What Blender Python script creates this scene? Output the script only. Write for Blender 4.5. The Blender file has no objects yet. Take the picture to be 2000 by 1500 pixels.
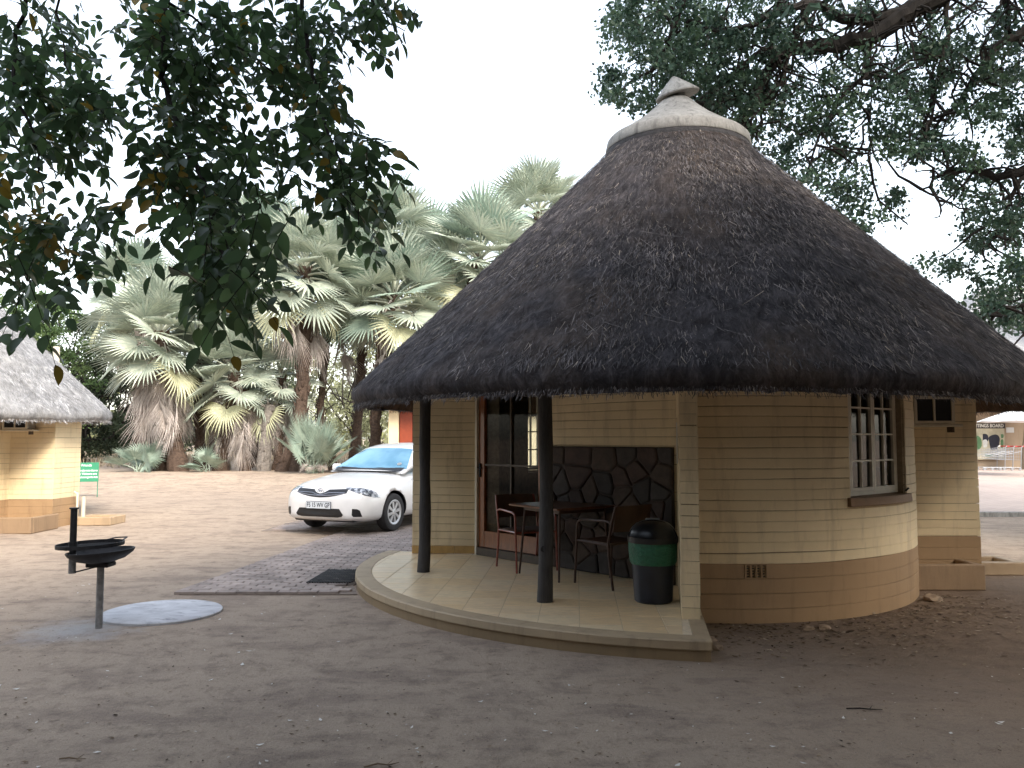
import bpy, bmesh, math, random
import numpy as np
from mathutils import Vector, Matrix, noise, Euler
from mathutils.bvhtree import BVHTree

random.seed(7); np.random.seed(7)
R = math.radians
SC = bpy.context.scene
COL = SC.collection

# ------------------------------------------------------------------ camera
PITCH = math.atan(106 / 1600.0)
EYE = Vector((0, 0, 1.6))
cam_d = bpy.data.cameras.new('camera')
cam_d.sensor_width = 36.0
cam_d.lens = 28.8
cam_d.clip_start = 0.05
cam_d.clip_end = 3000
cam = bpy.data.objects.new('camera', cam_d)
COL.objects.link(cam)
cam.location = EYE
cam.rotation_euler = (math.pi / 2 + PITCH, 0, 0)
SC.camera = cam

# ------------------------------------------------------------------ sky, sun, exposure
SUN_EL, SUN_AZ = R(39), R(150)          # azimuth from +Y towards +X
world = bpy.data.worlds.new('World')
SC.world = world
world.use_nodes = True
wn = world.node_tree
wn.nodes.clear()
wo = wn.nodes.new('ShaderNodeOutputWorld')
bg = wn.nodes.new('ShaderNodeBackground')
sky = wn.nodes.new('ShaderNodeTexSky')
sky.sky_type = 'NISHITA'
sky.sun_disc = False
sky.sun_elevation = SUN_EL
sky.sun_rotation = SUN_AZ
sky.dust_density = 2.0
sky.air_density = 1.3
hs = wn.nodes.new('ShaderNodeHueSaturation')   # thin high overcast: paler than a clear sky
hs.inputs['Saturation'].default_value = 0.48
wn.links.new(sky.outputs[0], hs.inputs['Color'])
wn.links.new(hs.outputs[0], bg.inputs['Color'])
bg.inputs['Strength'].default_value = 0.15
wn.links.new(bg.outputs[0], wo.inputs['Surface'])

sun_d = bpy.data.lights.new('sun', 'SUN')
sun_d.energy = 1.5
sun_d.angle = R(14)
sun_d.color = (1.0, 0.90, 0.78)
sun = bpy.data.objects.new('sun', sun_d)
COL.objects.link(sun)
sd = Vector((math.sin(SUN_AZ) * math.cos(SUN_EL), math.cos(SUN_AZ) * math.cos(SUN_EL), math.sin(SUN_EL)))
sun.rotation_euler = sd.to_track_quat('Z', 'Y').to_euler()
sun.location = sd * 50

SC.view_settings.view_transform = 'Standard'
SC.view_settings.look = 'None'
SC.view_settings.exposure = 1.85
SC.view_settings.gamma = 1.0
SC.view_settings.use_curve_mapping = False
SC.cycles.use_denoising = True
SC.cycles.max_bounces = 6
SC.cycles.diffuse_bounces = 3
SC.cycles.glossy_bounces = 3
SC.cycles.transparent_max_bounces = 12

# ------------------------------------------------------------------ helpers
def pix(u, v, d):
    """world point that the photograph shows at (u, v), d metres along the view axis"""
    a, b = (u - 1000) / 1600.0 * d, (750 - v) / 1600.0 * d
    c, s = math.cos(PITCH), math.sin(PITCH)
    return Vector((a, d * c - b * s, 1.6 + d * s + b * c))

def tag(o, label=None, cat=None, group=None, kind=None):
    if label: o['label'] = label
    if cat: o['category'] = cat
    if group: o['group'] = group
    if kind: o['kind'] = kind
    return o

def empty(name, loc=(0, 0, 0), rz=0.0, label=None, cat=None, group=None):
    o = bpy.data.objects.new(name, None)
    o.empty_display_size = 0.1
    o.location = loc; o.rotation_euler = (0, 0, rz)
    COL.objects.link(o)
    return tag(o, label, cat, group)

def link(name, me, parent=None, loc=None, rot=None, scale=None):
    o = bpy.data.objects.new(name, me)
    COL.objects.link(o)
    if parent is not None: o.parent = parent
    if loc is not None: o.location = loc
    if rot is not None: o.rotation_euler = rot
    if scale is not None: o.scale = scale
    return o

def mesh(name, verts, faces, mat=None, smooth=False):
    me = bpy.data.meshes.new(name)
    me.from_pydata([tuple(v) for v in verts], [], faces)
    me.update()
    if mat: me.materials.append(mat)
    if smooth: me.shade_smooth()
    return me

def np_mesh(name, V, F, mat=None, uv=None, smooth=False):
    """V (n,3), F (m,k) with k 3 or 4, uv per vertex (n,2)"""
    V = np.asarray(V, dtype=np.float32); F = np.asarray(F, dtype=np.int32)
    me = bpy.data.meshes.new(name)
    m, k = F.shape
    me.vertices.add(len(V)); me.vertices.foreach_set('co', V.ravel())
    me.loops.add(m * k); me.loops.foreach_set('vertex_index', F.ravel())
    me.polygons.add(m)
    me.polygons.foreach_set('loop_start', np.arange(0, m * k, k, dtype=np.int32))
    me.polygons.foreach_set('loop_total', np.full(m, k, dtype=np.int32))
    if uv is not None:
        l = me.uv_layers.new(name='UVMap')
        l.data.foreach_set('uv', np.asarray(uv, dtype=np.float32)[F.ravel()].ravel())
    me.update(calc_edges=True)
    me.validate()
    if mat: me.materials.append(mat)
    if smooth: me.shade_smooth()
    return me

class MB:
    """collects simple shapes into one mesh"""
    def __init__(s): s.v = []; s.f = []
    def add(s, vs, fs):
        n = len(s.v); s.v += [tuple(v) for v in vs]; s.f += [tuple(i + n for i in f) for f in fs]; return s
    def box(s, c, d, M=None, bev=0.0):
        x, y, z = d[0] / 2, d[1] / 2, d[2] / 2
        if bev <= 0:
            P = [(-x,-y,-z),(x,-y,-z),(x,y,-z),(-x,y,-z),(-x,-y,z),(x,-y,z),(x,y,z),(-x,y,z)]
            Fs = [(3,2,1,0),(4,5,6,7),(0,1,5,4),(1,2,6,5),(2,3,7,6),(3,0,4,7)]
        else:
            b = min(bev, x * .9, y * .9, z * .9)
            P, Fs = [], []
            bm = bmesh.new(); bmesh.ops.create_cube(bm, size=1)
            for v in bm.verts: v.co = Vector((v.co.x * 2 * x, v.co.y * 2 * y, v.co.z * 2 * z))
            bmesh.ops.bevel(bm, geom=bm.edges[:], offset=b, segments=1, affect='EDGES', profile=0.5)
            bm.verts.ensure_lookup_table()
            for i, v in enumerate(bm.verts): v.index = i; P.append(v.co.copy())
            Fs = [[v.index for v in f.verts] for f in bm.faces]
            bm.free()
        c = Vector(c)
        P = [(M @ Vector(p) if M else Vector(p)) + c for p in P]
        return s.add(P, Fs)
    def tube(s, pts, rad, seg=8, caps=True):
        pts = [Vector(p) for p in pts]
        n = len(pts)
        if not hasattr(rad, '__len__'): rad = [rad] * n
        up = None; P = []; Fs = []
        for i, p in enumerate(pts):
            t = (pts[min(i + 1, n - 1)] - pts[max(i - 1, 0)])
            if t.length < 1e-9: t = Vector((0, 0, 1))
            t.normalize()
            if up is None:
                up = Vector((0, 0, 1)) if abs(t.z) < .9 else Vector((1, 0, 0))
            a = t.cross(up)
            if a.length < 1e-6: a = t.cross(Vector((0, 1, 0)))
            a.normalize(); b = a.cross(t).normalized(); up = b
            for k in range(seg):
                th = 2 * math.pi * k / seg
                P.append(p + (a * math.cos(th) + b * math.sin(th)) * rad[i])
        for i in range(n - 1):
            for k in range(seg):
                k2 = (k + 1) % seg
                Fs.append((i * seg + k, i * seg + k2, (i + 1) * seg + k2, (i + 1) * seg + k))
        if caps:
            Fs.append(tuple(range(seg - 1, -1, -1))); Fs.append(tuple((n - 1) * seg + k for k in range(seg)))
        return s.add(P, Fs)
    def lathe(s, prof, seg=32, c=(0, 0, 0), M=None, wob=None, caps=True):
        c = Vector(c); P = []; Fs = []
        for i, (r, z) in enumerate(prof):
            for k in range(seg):
                th = 2 * math.pi * k / seg
                rr = r * (1 + (wob(th, z) if wob else 0))
                p = Vector((rr * math.cos(th), rr * math.sin(th), z))
                P.append((M @ p if M else p) + c)
        for i in range(len(prof) - 1):
            for k in range(seg):
                k2 = (k + 1) % seg
                Fs.append((i * seg + k, i * seg + k2, (i + 1) * seg + k2, (i + 1) * seg + k))
        if caps and prof[0][0] > 1e-4: Fs.append(tuple(range(seg - 1, -1, -1)))
        if caps and prof[-1][0] > 1e-4: Fs.append(tuple((len(prof) - 1) * seg + k for k in range(seg)))
        return s.add(P, Fs)
    def prism(s, poly, z0, z1, inset=0.0):
        n = len(poly)
        if inset:
            cx = sum(p[0] for p in poly) / n; cy = sum(p[1] for p in poly) / n
            top = []
            for p in poly:
                d = math.hypot(p[0] - cx, p[1] - cy) or 1
                k = max(0, 1 - inset * 1.4 / d); top.append((cx + (p[0] - cx) * k, cy + (p[1] - cy) * k))
        else: top = poly
        P = [(p[0], p[1], z0) for p in poly]
        if inset: P += [(p[0], p[1], z1 - inset) for p in poly]
        P += [(p[0], p[1], z1) for p in top]
        L = 3 if inset else 2
        Fs = [tuple(range(n - 1, -1, -1)), tuple((L - 1) * n + i for i in range(n))]
        for l in range(L - 1):
            for i in range(n):
                j = (i + 1) % n
                Fs.append((l * n + i, l * n + j, (l + 1) * n + j, (l + 1) * n + i))
        return s.add(P, Fs)
    def build(s, name, mat, parent=None, smooth=False, **k):
        me = mesh(name, s.v, s.f, mat)
        if smooth:
            bm = bmesh.new(); bm.from_mesh(me)
            bmesh.ops.recalc_face_normals(bm, faces=bm.faces[:])
            for f in bm.faces: f.smooth = True
            for e in bm.edges:
                if len(e.link_faces) == 2 and e.calc_face_angle(0) > R(40): e.smooth = False
            bm.to_mesh(me); bm.free()
        return link(name, me, parent, **k)

def smoothstep(a, b, x):
    t = max(0.0, min(1.0, (x - a) / (b - a))); return t * t * (3 - 2 * t)

def text_mesh(body, size, mat, align='CENTER', bold=0.0, extrude=0.001):
    c = bpy.data.curves.new('lettering', 'FONT')
    c.body = body; c.size = size; c.align_x = align; c.align_y = 'CENTER'
    c.extrude = extrude; c.offset = bold; c.resolution_u = 3
    o = bpy.data.objects.new('lettering', c); COL.objects.link(o)
    dg = bpy.context.evaluated_depsgraph_get()
    me = bpy.data.meshes.new_from_object(o.evaluated_get(dg))
    bpy.data.objects.remove(o); bpy.data.curves.remove(c)
    me.materials.clear(); me.materials.append(mat)
    return me

# ------------------------------------------------------------------ materials
class NT:
    def __init__(s, name):
        s.m = bpy.data.materials.new(name); s.m.use_nodes = True
        s.t = s.m.node_tree; s.n = s.t.nodes
        s.b = s.n['Principled BSDF']; s.out = s.n['Material Output']
    def new(s, t, **k):
        n = s.n.new(t)
        for a, v in k.items(): setattr(n, a, v)
        return n
    def link(s, a, b): s.t.links.new(a, b)
    def coord(s, kind='world', scale=(1, 1, 1)):
        if kind == 'world': o = s.new('ShaderNodeNewGeometry').outputs['Position']
        elif kind == 'uv': o = s.new('ShaderNodeTexCoord').outputs['UV']
        else: o = s.new('ShaderNodeTexCoord').outputs['Object']
        mp = s.new('ShaderNodeMapping'); mp.inputs['Scale'].default_value = scale
        s.link(o, mp.inputs['Vector']); return mp.outputs[0]
    def noise(s, vec, scale, detail=5, rough=.6, dist=0):
        n = s.new('ShaderNodeTexNoise')
        n.inputs['Scale'].default_value = scale; n.inputs['Detail'].default_value = detail
        n.inputs['Roughness'].default_value = rough; n.inputs['Distortion'].default_value = dist
        s.link(vec, n.inputs['Vector']); return n.outputs['Fac']
    def ramp(s, fac, stops):
        r = s.new('ShaderNodeValToRGB'); e = r.color_ramp.elements
        while len(e) < len(stops): e.new(0.5)
        for i, (p, c) in enumerate(stops):
            e[i].position = p; e[i].color = (c[0], c[1], c[2], 1) if hasattr(c, '__len__') else (c, c, c, 1)
        s.link(fac, r.inputs[0]); return r.outputs[0]
    def mix(s, fac, a, b, mode='MIX'):
        n = s.new('ShaderNodeMix', data_type='RGBA', blend_type=mode)
        for sock, v in ((n.inputs[0], fac), (n.inputs[6], a), (n.inputs[7], b)):
            if hasattr(v, 'links') or hasattr(v, 'is_linked'): s.link(v, sock)
            elif hasattr(v, '__len__'): sock.default_value = (v[0], v[1], v[2], 1)
            else: sock.default_value = v
        return n.outputs[2]
    def math(s, op, a, b=0.0):
        n = s.new('ShaderNodeMath', operation=op)
        for sock, v in ((n.inputs[0], a), (n.inputs[1], b)):
            if hasattr(v, 'is_linked'): s.link(v, sock)
            else: sock.default_value = v
        return n.outputs[0]
    def bump(s, h, strength=.3, dist=.01):
        n = s.new('ShaderNodeBump'); n.inputs['Strength'].default_value = strength; n.inputs['Distance'].default_value = dist
        s.link(h, n.inputs['Height']); s.link(n.outputs[0], s.b.inputs['Normal'])
    def col(s, c):
        if hasattr(c, 'is_linked'): s.link(c, s.b.inputs['Base Color'])
        else: s.b.inputs['Base Color'].default_value = (c[0], c[1], c[2], 1)

def plain(name, c, rough=.6, var=.18, scale=9, bump=.15, bdist=.004, metal=0.0, coord='world', spec=None, stretch=(1, 1, 1), rnd=0.0, coat=0.0):
    t = NT(name)
    v = t.coord(coord, stretch)
    n = t.noise(v, scale, 6, .65)
    lo = tuple(x * (1 - var) for x in c); hi = tuple(min(1, x * (1 + var)) for x in c)
    cc = t.ramp(n, [(.3, lo), (.7, hi)])
    if rnd:
        oi = t.new('ShaderNodeObjectInfo')
        k = t.math('MULTIPLY_ADD', oi.outputs['Random'], rnd); t.n[-1].inputs[2].default_value = 1 - rnd / 2
        cc = t.mix(1.0, cc, k, 'MULTIPLY')
    t.col(cc)
    t.b.inputs['Roughness'].default_value = rough
    t.b.inputs['Metallic'].default_value = metal
    if spec is not None: t.b.inputs['Specular IOR Level'].default_value = spec
    if coat: t.b.inputs['Coat Weight'].default_value = coat
    if bump: t.bump(t.noise(v, scale * 4, 6, .7), bump, bdist)
    return t.m

def leafmat(name, cols, rough=.5, trans=.35, uvrand=False, spec=.4):
    """thin leaf: diffuse + translucent; tint varied per leaf (UV.x random) or per object"""
    t = NT(name)
    if uvrand:
        sx = t.new('ShaderNodeSeparateXYZ'); t.link(t.new('ShaderNodeTexCoord').outputs['UV'], sx.inputs[0]); f = sx.outputs[0]
    else: f = t.new('ShaderNodeObjectInfo').outputs['Random']
    c = t.ramp(f, cols)
    nz = t.noise(t.coord('world'), 6, 4); c = t.mix(.35, c, t.ramp(nz, [(.35, .55), (.65, 1.25)]), 'MULTIPLY')
    t.col(c); t.b.inputs['Roughness'].default_value = rough; t.b.inputs['Specular IOR Level'].default_value = spec
    tr = t.new('ShaderNodeBsdfTranslucent'); t.link(c, tr.inputs['Color'])
    mx = t.new('ShaderNodeMixShader'); mx.inputs[0].default_value = trans
    t.link(t.b.outputs[0], mx.inputs[1]); t.link(tr.outputs[0], mx.inputs[2]); t.link(mx.outputs[0], t.out.inputs['Surface'])
    return t.m

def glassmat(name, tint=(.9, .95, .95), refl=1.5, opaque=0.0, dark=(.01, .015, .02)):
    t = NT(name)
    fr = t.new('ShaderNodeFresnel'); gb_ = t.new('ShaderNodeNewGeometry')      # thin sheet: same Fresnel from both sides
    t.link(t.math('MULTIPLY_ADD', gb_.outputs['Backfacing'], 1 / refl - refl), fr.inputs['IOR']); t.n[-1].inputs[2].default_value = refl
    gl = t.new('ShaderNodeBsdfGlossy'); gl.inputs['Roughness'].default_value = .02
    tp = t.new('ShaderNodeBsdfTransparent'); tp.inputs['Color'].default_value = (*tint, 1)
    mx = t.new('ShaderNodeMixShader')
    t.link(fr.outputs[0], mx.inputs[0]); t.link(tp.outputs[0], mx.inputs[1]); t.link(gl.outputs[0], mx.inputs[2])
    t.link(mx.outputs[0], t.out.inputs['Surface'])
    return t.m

def wallpaint(name, c, dirt):
    t = NT(name)
    v = t.coord('world')
    n1 = t.noise(v, 1.3, 6, .65); n2 = t.noise(v, 14, 6, .7); n3 = t.noise(t.coord('world', (3, 3, .5)), 2.2, 5, .7)
    cc = t.ramp(n1, [(.3, tuple(x * .88 for x in c)), (.7, tuple(min(1, x * 1.06) for x in c))])
    cc = t.mix(t.ramp(n3, [(.52, 0.0), (.78, .5)]), cc, dirt)
    cc = t.mix(t.ramp(n2, [(.68, 0.0), (.78, .55)]), cc, dirt)
    t.col(cc); t.b.inputs['Roughness'].default_value = .62
    t.b.inputs['Specular IOR Level'].default_value = .3
    t.bump(t.noise(v, 45, 7, .72), .35, .006)
    return t.m

def thatchmat(name, dark, mid, light, warm, big=.9):
    t = NT(name)
    uv = t.coord('uv', (1, 1, 1))
    st = t.new('ShaderNodeMapping'); st.inputs['Scale'].default_value = (46, 5.5, 1); t.link(uv, st.inputs['Vector'])
    s2 = t.new('ShaderNodeMapping'); s2.inputs['Scale'].default_value = (120, 16, 1); t.link(uv, s2.inputs['Vector'])
    fine = t.noise(st.outputs[0], 1.0, 8, .75, .8); fine2 = t.noise(s2.outputs[0], 1.0, 5, .7, .5)
    w = t.coord('world'); bigs = t.noise(w, big, 5, .62); med = t.noise(w, 4.5, 6, .65)
    c = t.ramp(fine, [(.25, dark), (.5, mid), (.78, light)])
    c = t.mix(t.ramp(bigs, [(.45, 0.0), (.68, .75)]), c, t.ramp(fine, [(.28, tuple(x * .5 for x in warm)), (.75, warm)]))
    c = t.mix(.75, c, t.ramp(med, [(.3, .5), (.68, 1.35)]), 'MULTIPLY')
    t.col(c); t.b.inputs['Roughness'].default_value = .9; t.b.inputs['Specular IOR Level'].default_value = .15
    h = t.math('ADD', t.math('MULTIPLY', fine, 1.0), t.math('MULTIPLY', fine2, .6)); h = t.math('ADD', h, t.math('MULTIPLY', med, .8))
    t.bump(h, .95, .05)
    return t.m

def strawmat(name, stops):
    t = NT(name)
    sx = t.new('ShaderNodeSeparateXYZ'); t.link(t.new('ShaderNodeTexCoord').outputs['UV'], sx.inputs[0])
    w = t.noise(t.coord('world'), 1.6, 5, .65)
    c = t.ramp(sx.outputs[0], stops)
    c = t.mix(.85, c, t.ramp(w, [(.3, .45), (.7, 1.5)]), 'MULTIPLY')
    c = t.mix(.9, c, t.ramp(t.noise(t.coord('world'), 7, 6, .7), [(.35, .35), (.65, 1.6)]), 'MULTIPLY')
    t.col(c); t.b.inputs['Roughness'].default_value = .8; t.b.inputs['Specular IOR Level'].default_value = .25
    return t.m

def barkmat(name, a, b, scale=7, stretch=(1, 1, .35), bump=.8, bd=.03):
    t = NT(name); v = t.coord('object', stretch)
    n = t.noise(v, scale, 8, .7, .6)
    t.col(t.ramp(n, [(.3, a), (.7, b)])); t.b.inputs['Roughness'].default_value = .9; t.b.inputs['Specular IOR Level'].default_value = .2
    t.bump(n, bump, bd); return t.m

MAT = {}
CREAM = (.80, .655, .42); BROWN = (.385, .255, .142)
MAT['cream'] = wallpaint('cream_wall_paint', CREAM, (.33, .24, .14))
MAT['brown'] = wallpaint('brown_plinth_paint', BROWN, (.16, .10, .06))
MAT['mortar'] = plain('wall_joint', (.30, .225, .14), .9, .3, 20)
MAT['core_in'] = plain('inner_plaster', (.16, .13, .10), .9, .1, 4)
MAT['thatch'] = thatchmat('weathered_dark_thatch', (.017, .016, .0175), (.066, .060, .065), (.19, .173, .177), (.155, .117, .092))
MAT['straw'] = strawmat('dark_straw', [(0, (.022, .020, .020)), (.35, (.075, .068, .070)), (.75, (.145, .131, .132)), (.96, (.22, .19, .17)), (1, (.34, .285, .22))])
MAT['thatch_pale'] = thatchmat('bleached_grey_thatch', (.13, .13, .13), (.32, .32, .325), (.50, .50, .50), (.40, .39, .37))
MAT['straw_pale'] = strawmat('bleached_straw', [(0, (.18, .18, .18)), (.5, (.38, .38, .39)), (.9, (.52, .52, .53)), (1, (.6, .58, .55))])
MAT['soffit'] = thatchmat('soffit_reeds', (.035, .022, .014), (.09, .055, .035), (.15, .095, .06), (.12, .07, .045))
def cementmat():
    t = NT('weathered_cement'); w = t.coord('world'); st = t.noise(t.coord('world', (4, 4, .9)), 3.2, 6, .7, .4); n = t.noise(w, 4, 6, .65); f = t.noise(w, 40, 5, .7)
    c = t.ramp(n, [(.3, (.21, .20, .185)), (.7, (.35, .34, .315))]); c = t.mix(t.ramp(st, [(.5, 0.0), (.66, .75)]), c, (.10, .095, .09))
    c = t.mix(.5, c, t.ramp(f, [(.3, .7), (.7, 1.25)]), 'MULTIPLY'); t.col(c); t.b.inputs['Roughness'].default_value = .88; t.bump(f, .4, .008); return t.m
MAT['cement'] = cementmat()
MAT['tar'] = plain('tar_band', (.045, .042, .045), .75, .5, 14, .6, .02)
MAT['post'] = plain('creosoted_post', (.040, .037, .037), .75, .45, 14, .6, .01, coord='object', stretch=(6, 6, .6))
MAT['kerbc'] = wallpaint('veranda_edge_cement', (.43, .33, .215), (.12, .095, .07))
MAT['kerbl'] = wallpaint('veranda_base_paint', (.30, .215, .125), (.09, .065, .045))
MAT['grout'] = plain('tile_grout', (.66, .54, .38), .9, .2, 20)
MAT['wood'] = plain('varnished_door_wood', (.22, .068, .016), .38, .4, 12, .2, .003, stretch=(5, 5, .5), coat=.3)
MAT['wood_dark'] = plain('dark_jamb_wood', (.055, .035, .02), .5, .3, 12)
MAT['offwhite'] = plain('offwhite_paint', (.62, .56, .44), .5, .1, 9, .1)
MAT['glass'] = glassmat('window_glass')
MAT['black'] = plain('black_void', (.008, .008, .009), .7, .1, 5, 0)
MAT['steel'] = plain('galvanised_steel', (.27, .27, .27), .5, .4, 16, .3, .003, metal=.5)
MAT['iron'] = plain('sooty_iron', (.020, .020, .023), .6, .5, 20, .5, .004, metal=.3)
# ------------------------------------------------------------------ ground
def gz(x, y):
    left = .40 * smoothstep(23.5, 29, y); right = .20 * smoothstep(20, 32, y)
    k = smoothstep(0, 8, x); z = left * (1 - k) + right * k
    w = smoothstep(0.3, 2.0, math.hypot(x - 1.99, y - 9.67) - 3.9)
    n = noise.noise(Vector((x * .5, y * .5, 3))) * .02 + noise.noise(Vector((x * 1.7, y * 1.7, 9))) * .008
    n += noise.noise(Vector((x * 5.5, y * 5.5, 1))) * .004
    flat = smoothstep(.1, .8, max(abs(x + 2.6) - 2.4, abs(y - 12.7) - 4.6))     # pavers stay level
    d = math.hypot(x + 3.2, y - 7.6); n *= smoothstep(.5, .9, d) * .9 + .1
    return z + n * w * flat

def build_ground():
    xs = np.concatenate([[-700, -300, -150, -90], np.arange(-60, -9, 1.5), np.arange(-9, 9, .09), np.arange(9, 60, 1.5), [90, 150, 300, 700]])
    ys = np.concatenate([[-200, -60, -25, -10], np.arange(-6, 1.5, .75), np.arange(1.5, 12.5, .075), np.arange(12.5, 45, .8), [50, 60, 80, 120, 250, 500, 1200]])
    nx, ny = len(xs), len(ys)
    V = np.zeros((nx * ny, 3), np.float32)
    for j, y in enumerate(ys):
        for i, x in enumerate(xs):
            V[j * nx + i] = (x, y, gz(x, y))
    I = (np.arange(ny - 1)[:, None] * nx + np.arange(nx - 1)[None, :]).ravel()
    F = np.stack([I, I + 1, I + nx + 1, I + nx], 1)
    t = NT('trodden_sand')
    w = t.coord('world')
    big = t.noise(w, .22, 5, .6); patch = t.noise(t.coord('world', (1, 1.9, 1)), 1.25, 7, .66, .5); med = t.noise(w, 5, 7, .7); fine = t.noise(w, 60, 6, .75)
    c = t.ramp(big, [(.34, (.375, .298, .232)), (.66, (.45, .358, .275))])
    c = t.mix(t.ramp(patch, [(.49, 0.0), (.62, .58)]), c, (.225, .175, .145))
    c = t.mix(t.ramp(med, [(.50, 0.0), (.68, .62)]), c, (.17, .132, .108))
    c = t.mix(t.ramp(fine, [(.57, 0.0), (.70, .55)]), c, (.52, .44, .36))
    c = t.mix(t.ramp(fine, [(.30, .65), (.43, 0.0)]), c, (.10, .078, .06))
    c = t.mix(.6, c, t.ramp(t.noise(w, 170, 4, .7), [(.3, .62), (.7, 1.35)]), 'MULTIPLY')
    rk = t.new('ShaderNodeMapping'); rk.inputs['Rotation'].default_value = (0, 0, R(28)); rk.inputs['Scale'].default_value = (5, .9, 1); t.link(w, rk.inputs['Vector'])
    rake = t.noise(rk.outputs[0], 2.2, 5, .6, .4)          # drag and sweep marks
    c = t.mix(t.ramp(rake, [(.56, 0.0), (.70, .13)]), c, (.20, .158, .13))
    c = t.mix(t.ramp(t.noise(w, 11, 6, .72, .8), [(.60, 0.0), (.70, .6)]), c, (.15, .115, .092))
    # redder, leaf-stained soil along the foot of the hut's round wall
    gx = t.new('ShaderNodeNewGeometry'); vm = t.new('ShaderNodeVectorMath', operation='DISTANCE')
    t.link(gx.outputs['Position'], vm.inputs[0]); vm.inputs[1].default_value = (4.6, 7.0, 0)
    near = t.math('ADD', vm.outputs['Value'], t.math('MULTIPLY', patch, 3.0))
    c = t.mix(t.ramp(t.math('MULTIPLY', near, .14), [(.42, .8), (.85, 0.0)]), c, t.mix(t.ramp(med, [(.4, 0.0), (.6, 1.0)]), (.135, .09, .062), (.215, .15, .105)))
    # ash spilled round the barbecue
    v2 = t.new('ShaderNodeVectorMath', operation='DISTANCE'); t.link(gx.outputs['Position'], v2.inputs[0]); v2.inputs[1].default_value = (-3.62, 6.95, 0)
    ash = t.math('ADD', t.math('MULTIPLY', v2.outputs['Value'], 1.0), t.math('MULTIPLY', med, .9))
    c = t.mix(t.ramp(ash, [(.42, .85), (1.15, 0.0)]), c, (.42, .42, .43))
    t.col(c); t.b.inputs['Roughness'].default_value = .95; t.b.inputs['Specular IOR Level'].default_value = .12
    h = t.math('ADD', t.math('MULTIPLY', med, 1.0), t.math('MULTIPLY', fine, .35)); h = t.math('ADD', h, t.math('MULTIPLY', t.noise(w, 22, 6, .7), .6))
    t.bump(h, .8, .04)
    o = link('ground', np_mesh('ground', V, F, t.m, smooth=True)); tag(o, kind='structure')
build_ground()

# ------------------------------------------------------------------ wall building
class Arc:
    def __init__(s, c, r, a0, a1): s.c = c; s.r = r; s.a0 = a0; s.a1 = a1; s.L = abs(a1 - a0) * r; s.step = .09
    def at(s, t):
        a = s.a0 + (s.a1 - s.a0) * t / s.L
        return (s.c[0] + s.r * math.cos(a), s.c[1] + s.r * math.sin(a)), (math.cos(a), math.sin(a))
class Line:
    """outward normal to the right of p0 -> p1"""
    def __init__(s, p0, p1):
        s.p0 = p0; s.p1 = p1; s.L = math.hypot(p1[0] - p0[0], p1[1] - p0[1]); s.step = .15
        s.t = ((p1[0] - p0[0]) / s.L, (p1[1] - p0[1]) / s.L); s.n = (s.t[1], -s.t[0])
    def at(s, t): return (s.p0[0] + s.t[0] * t, s.p0[1] + s.t[1] * t), s.n

def loft(path, s0, s1, prof):
    """prof(s) -> list of (offset outwards, z), closed section"""
    n = max(1, int(math.ceil((s1 - s0) / path.step))); P = []; Fs = []; k = None
    for i in range(n + 1):
        s = s0 + (s1 - s0) * i / n
        (x, y), (nx, ny) = path.at(s); pr = prof(s); k = len(pr)
        P += [(x + nx * o, y + ny * o, z) for o, z in pr]
    for i in range(n):
        for j in range(k):
            j2 = (j + 1) % k
            Fs.append((i * k + j, (i + 1) * k + j, (i + 1) * k + j2, i * k + j2))
    Fs.append(tuple(range(k))); Fs.append(tuple(n * k + j for j in range(k - 1, -1, -1)))
    return P, Fs

def intervals(L, z0, z1, openings):
    iv = [(0.0, L)]
    for a, b, q0, q1 in openings:
        if q1 <= z0 + .02 or q0 >= z1 - .02: continue
        out = []
        for s, e in iv:
            if b <= s or a >= e: out.append((s, e)); continue
            if a > s: out.append((s, a))
            if b < e: out.append((b, e))
        iv = out
    return [(s, e) for s, e in iv if e - s > .01]

def fixn(me):
    bm = bmesh.new(); bm.from_mesh(me); bmesh.ops.recalc_face_normals(bm, faces=bm.faces[:]); bm.to_mesh(me); bm.free(); return me

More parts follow.
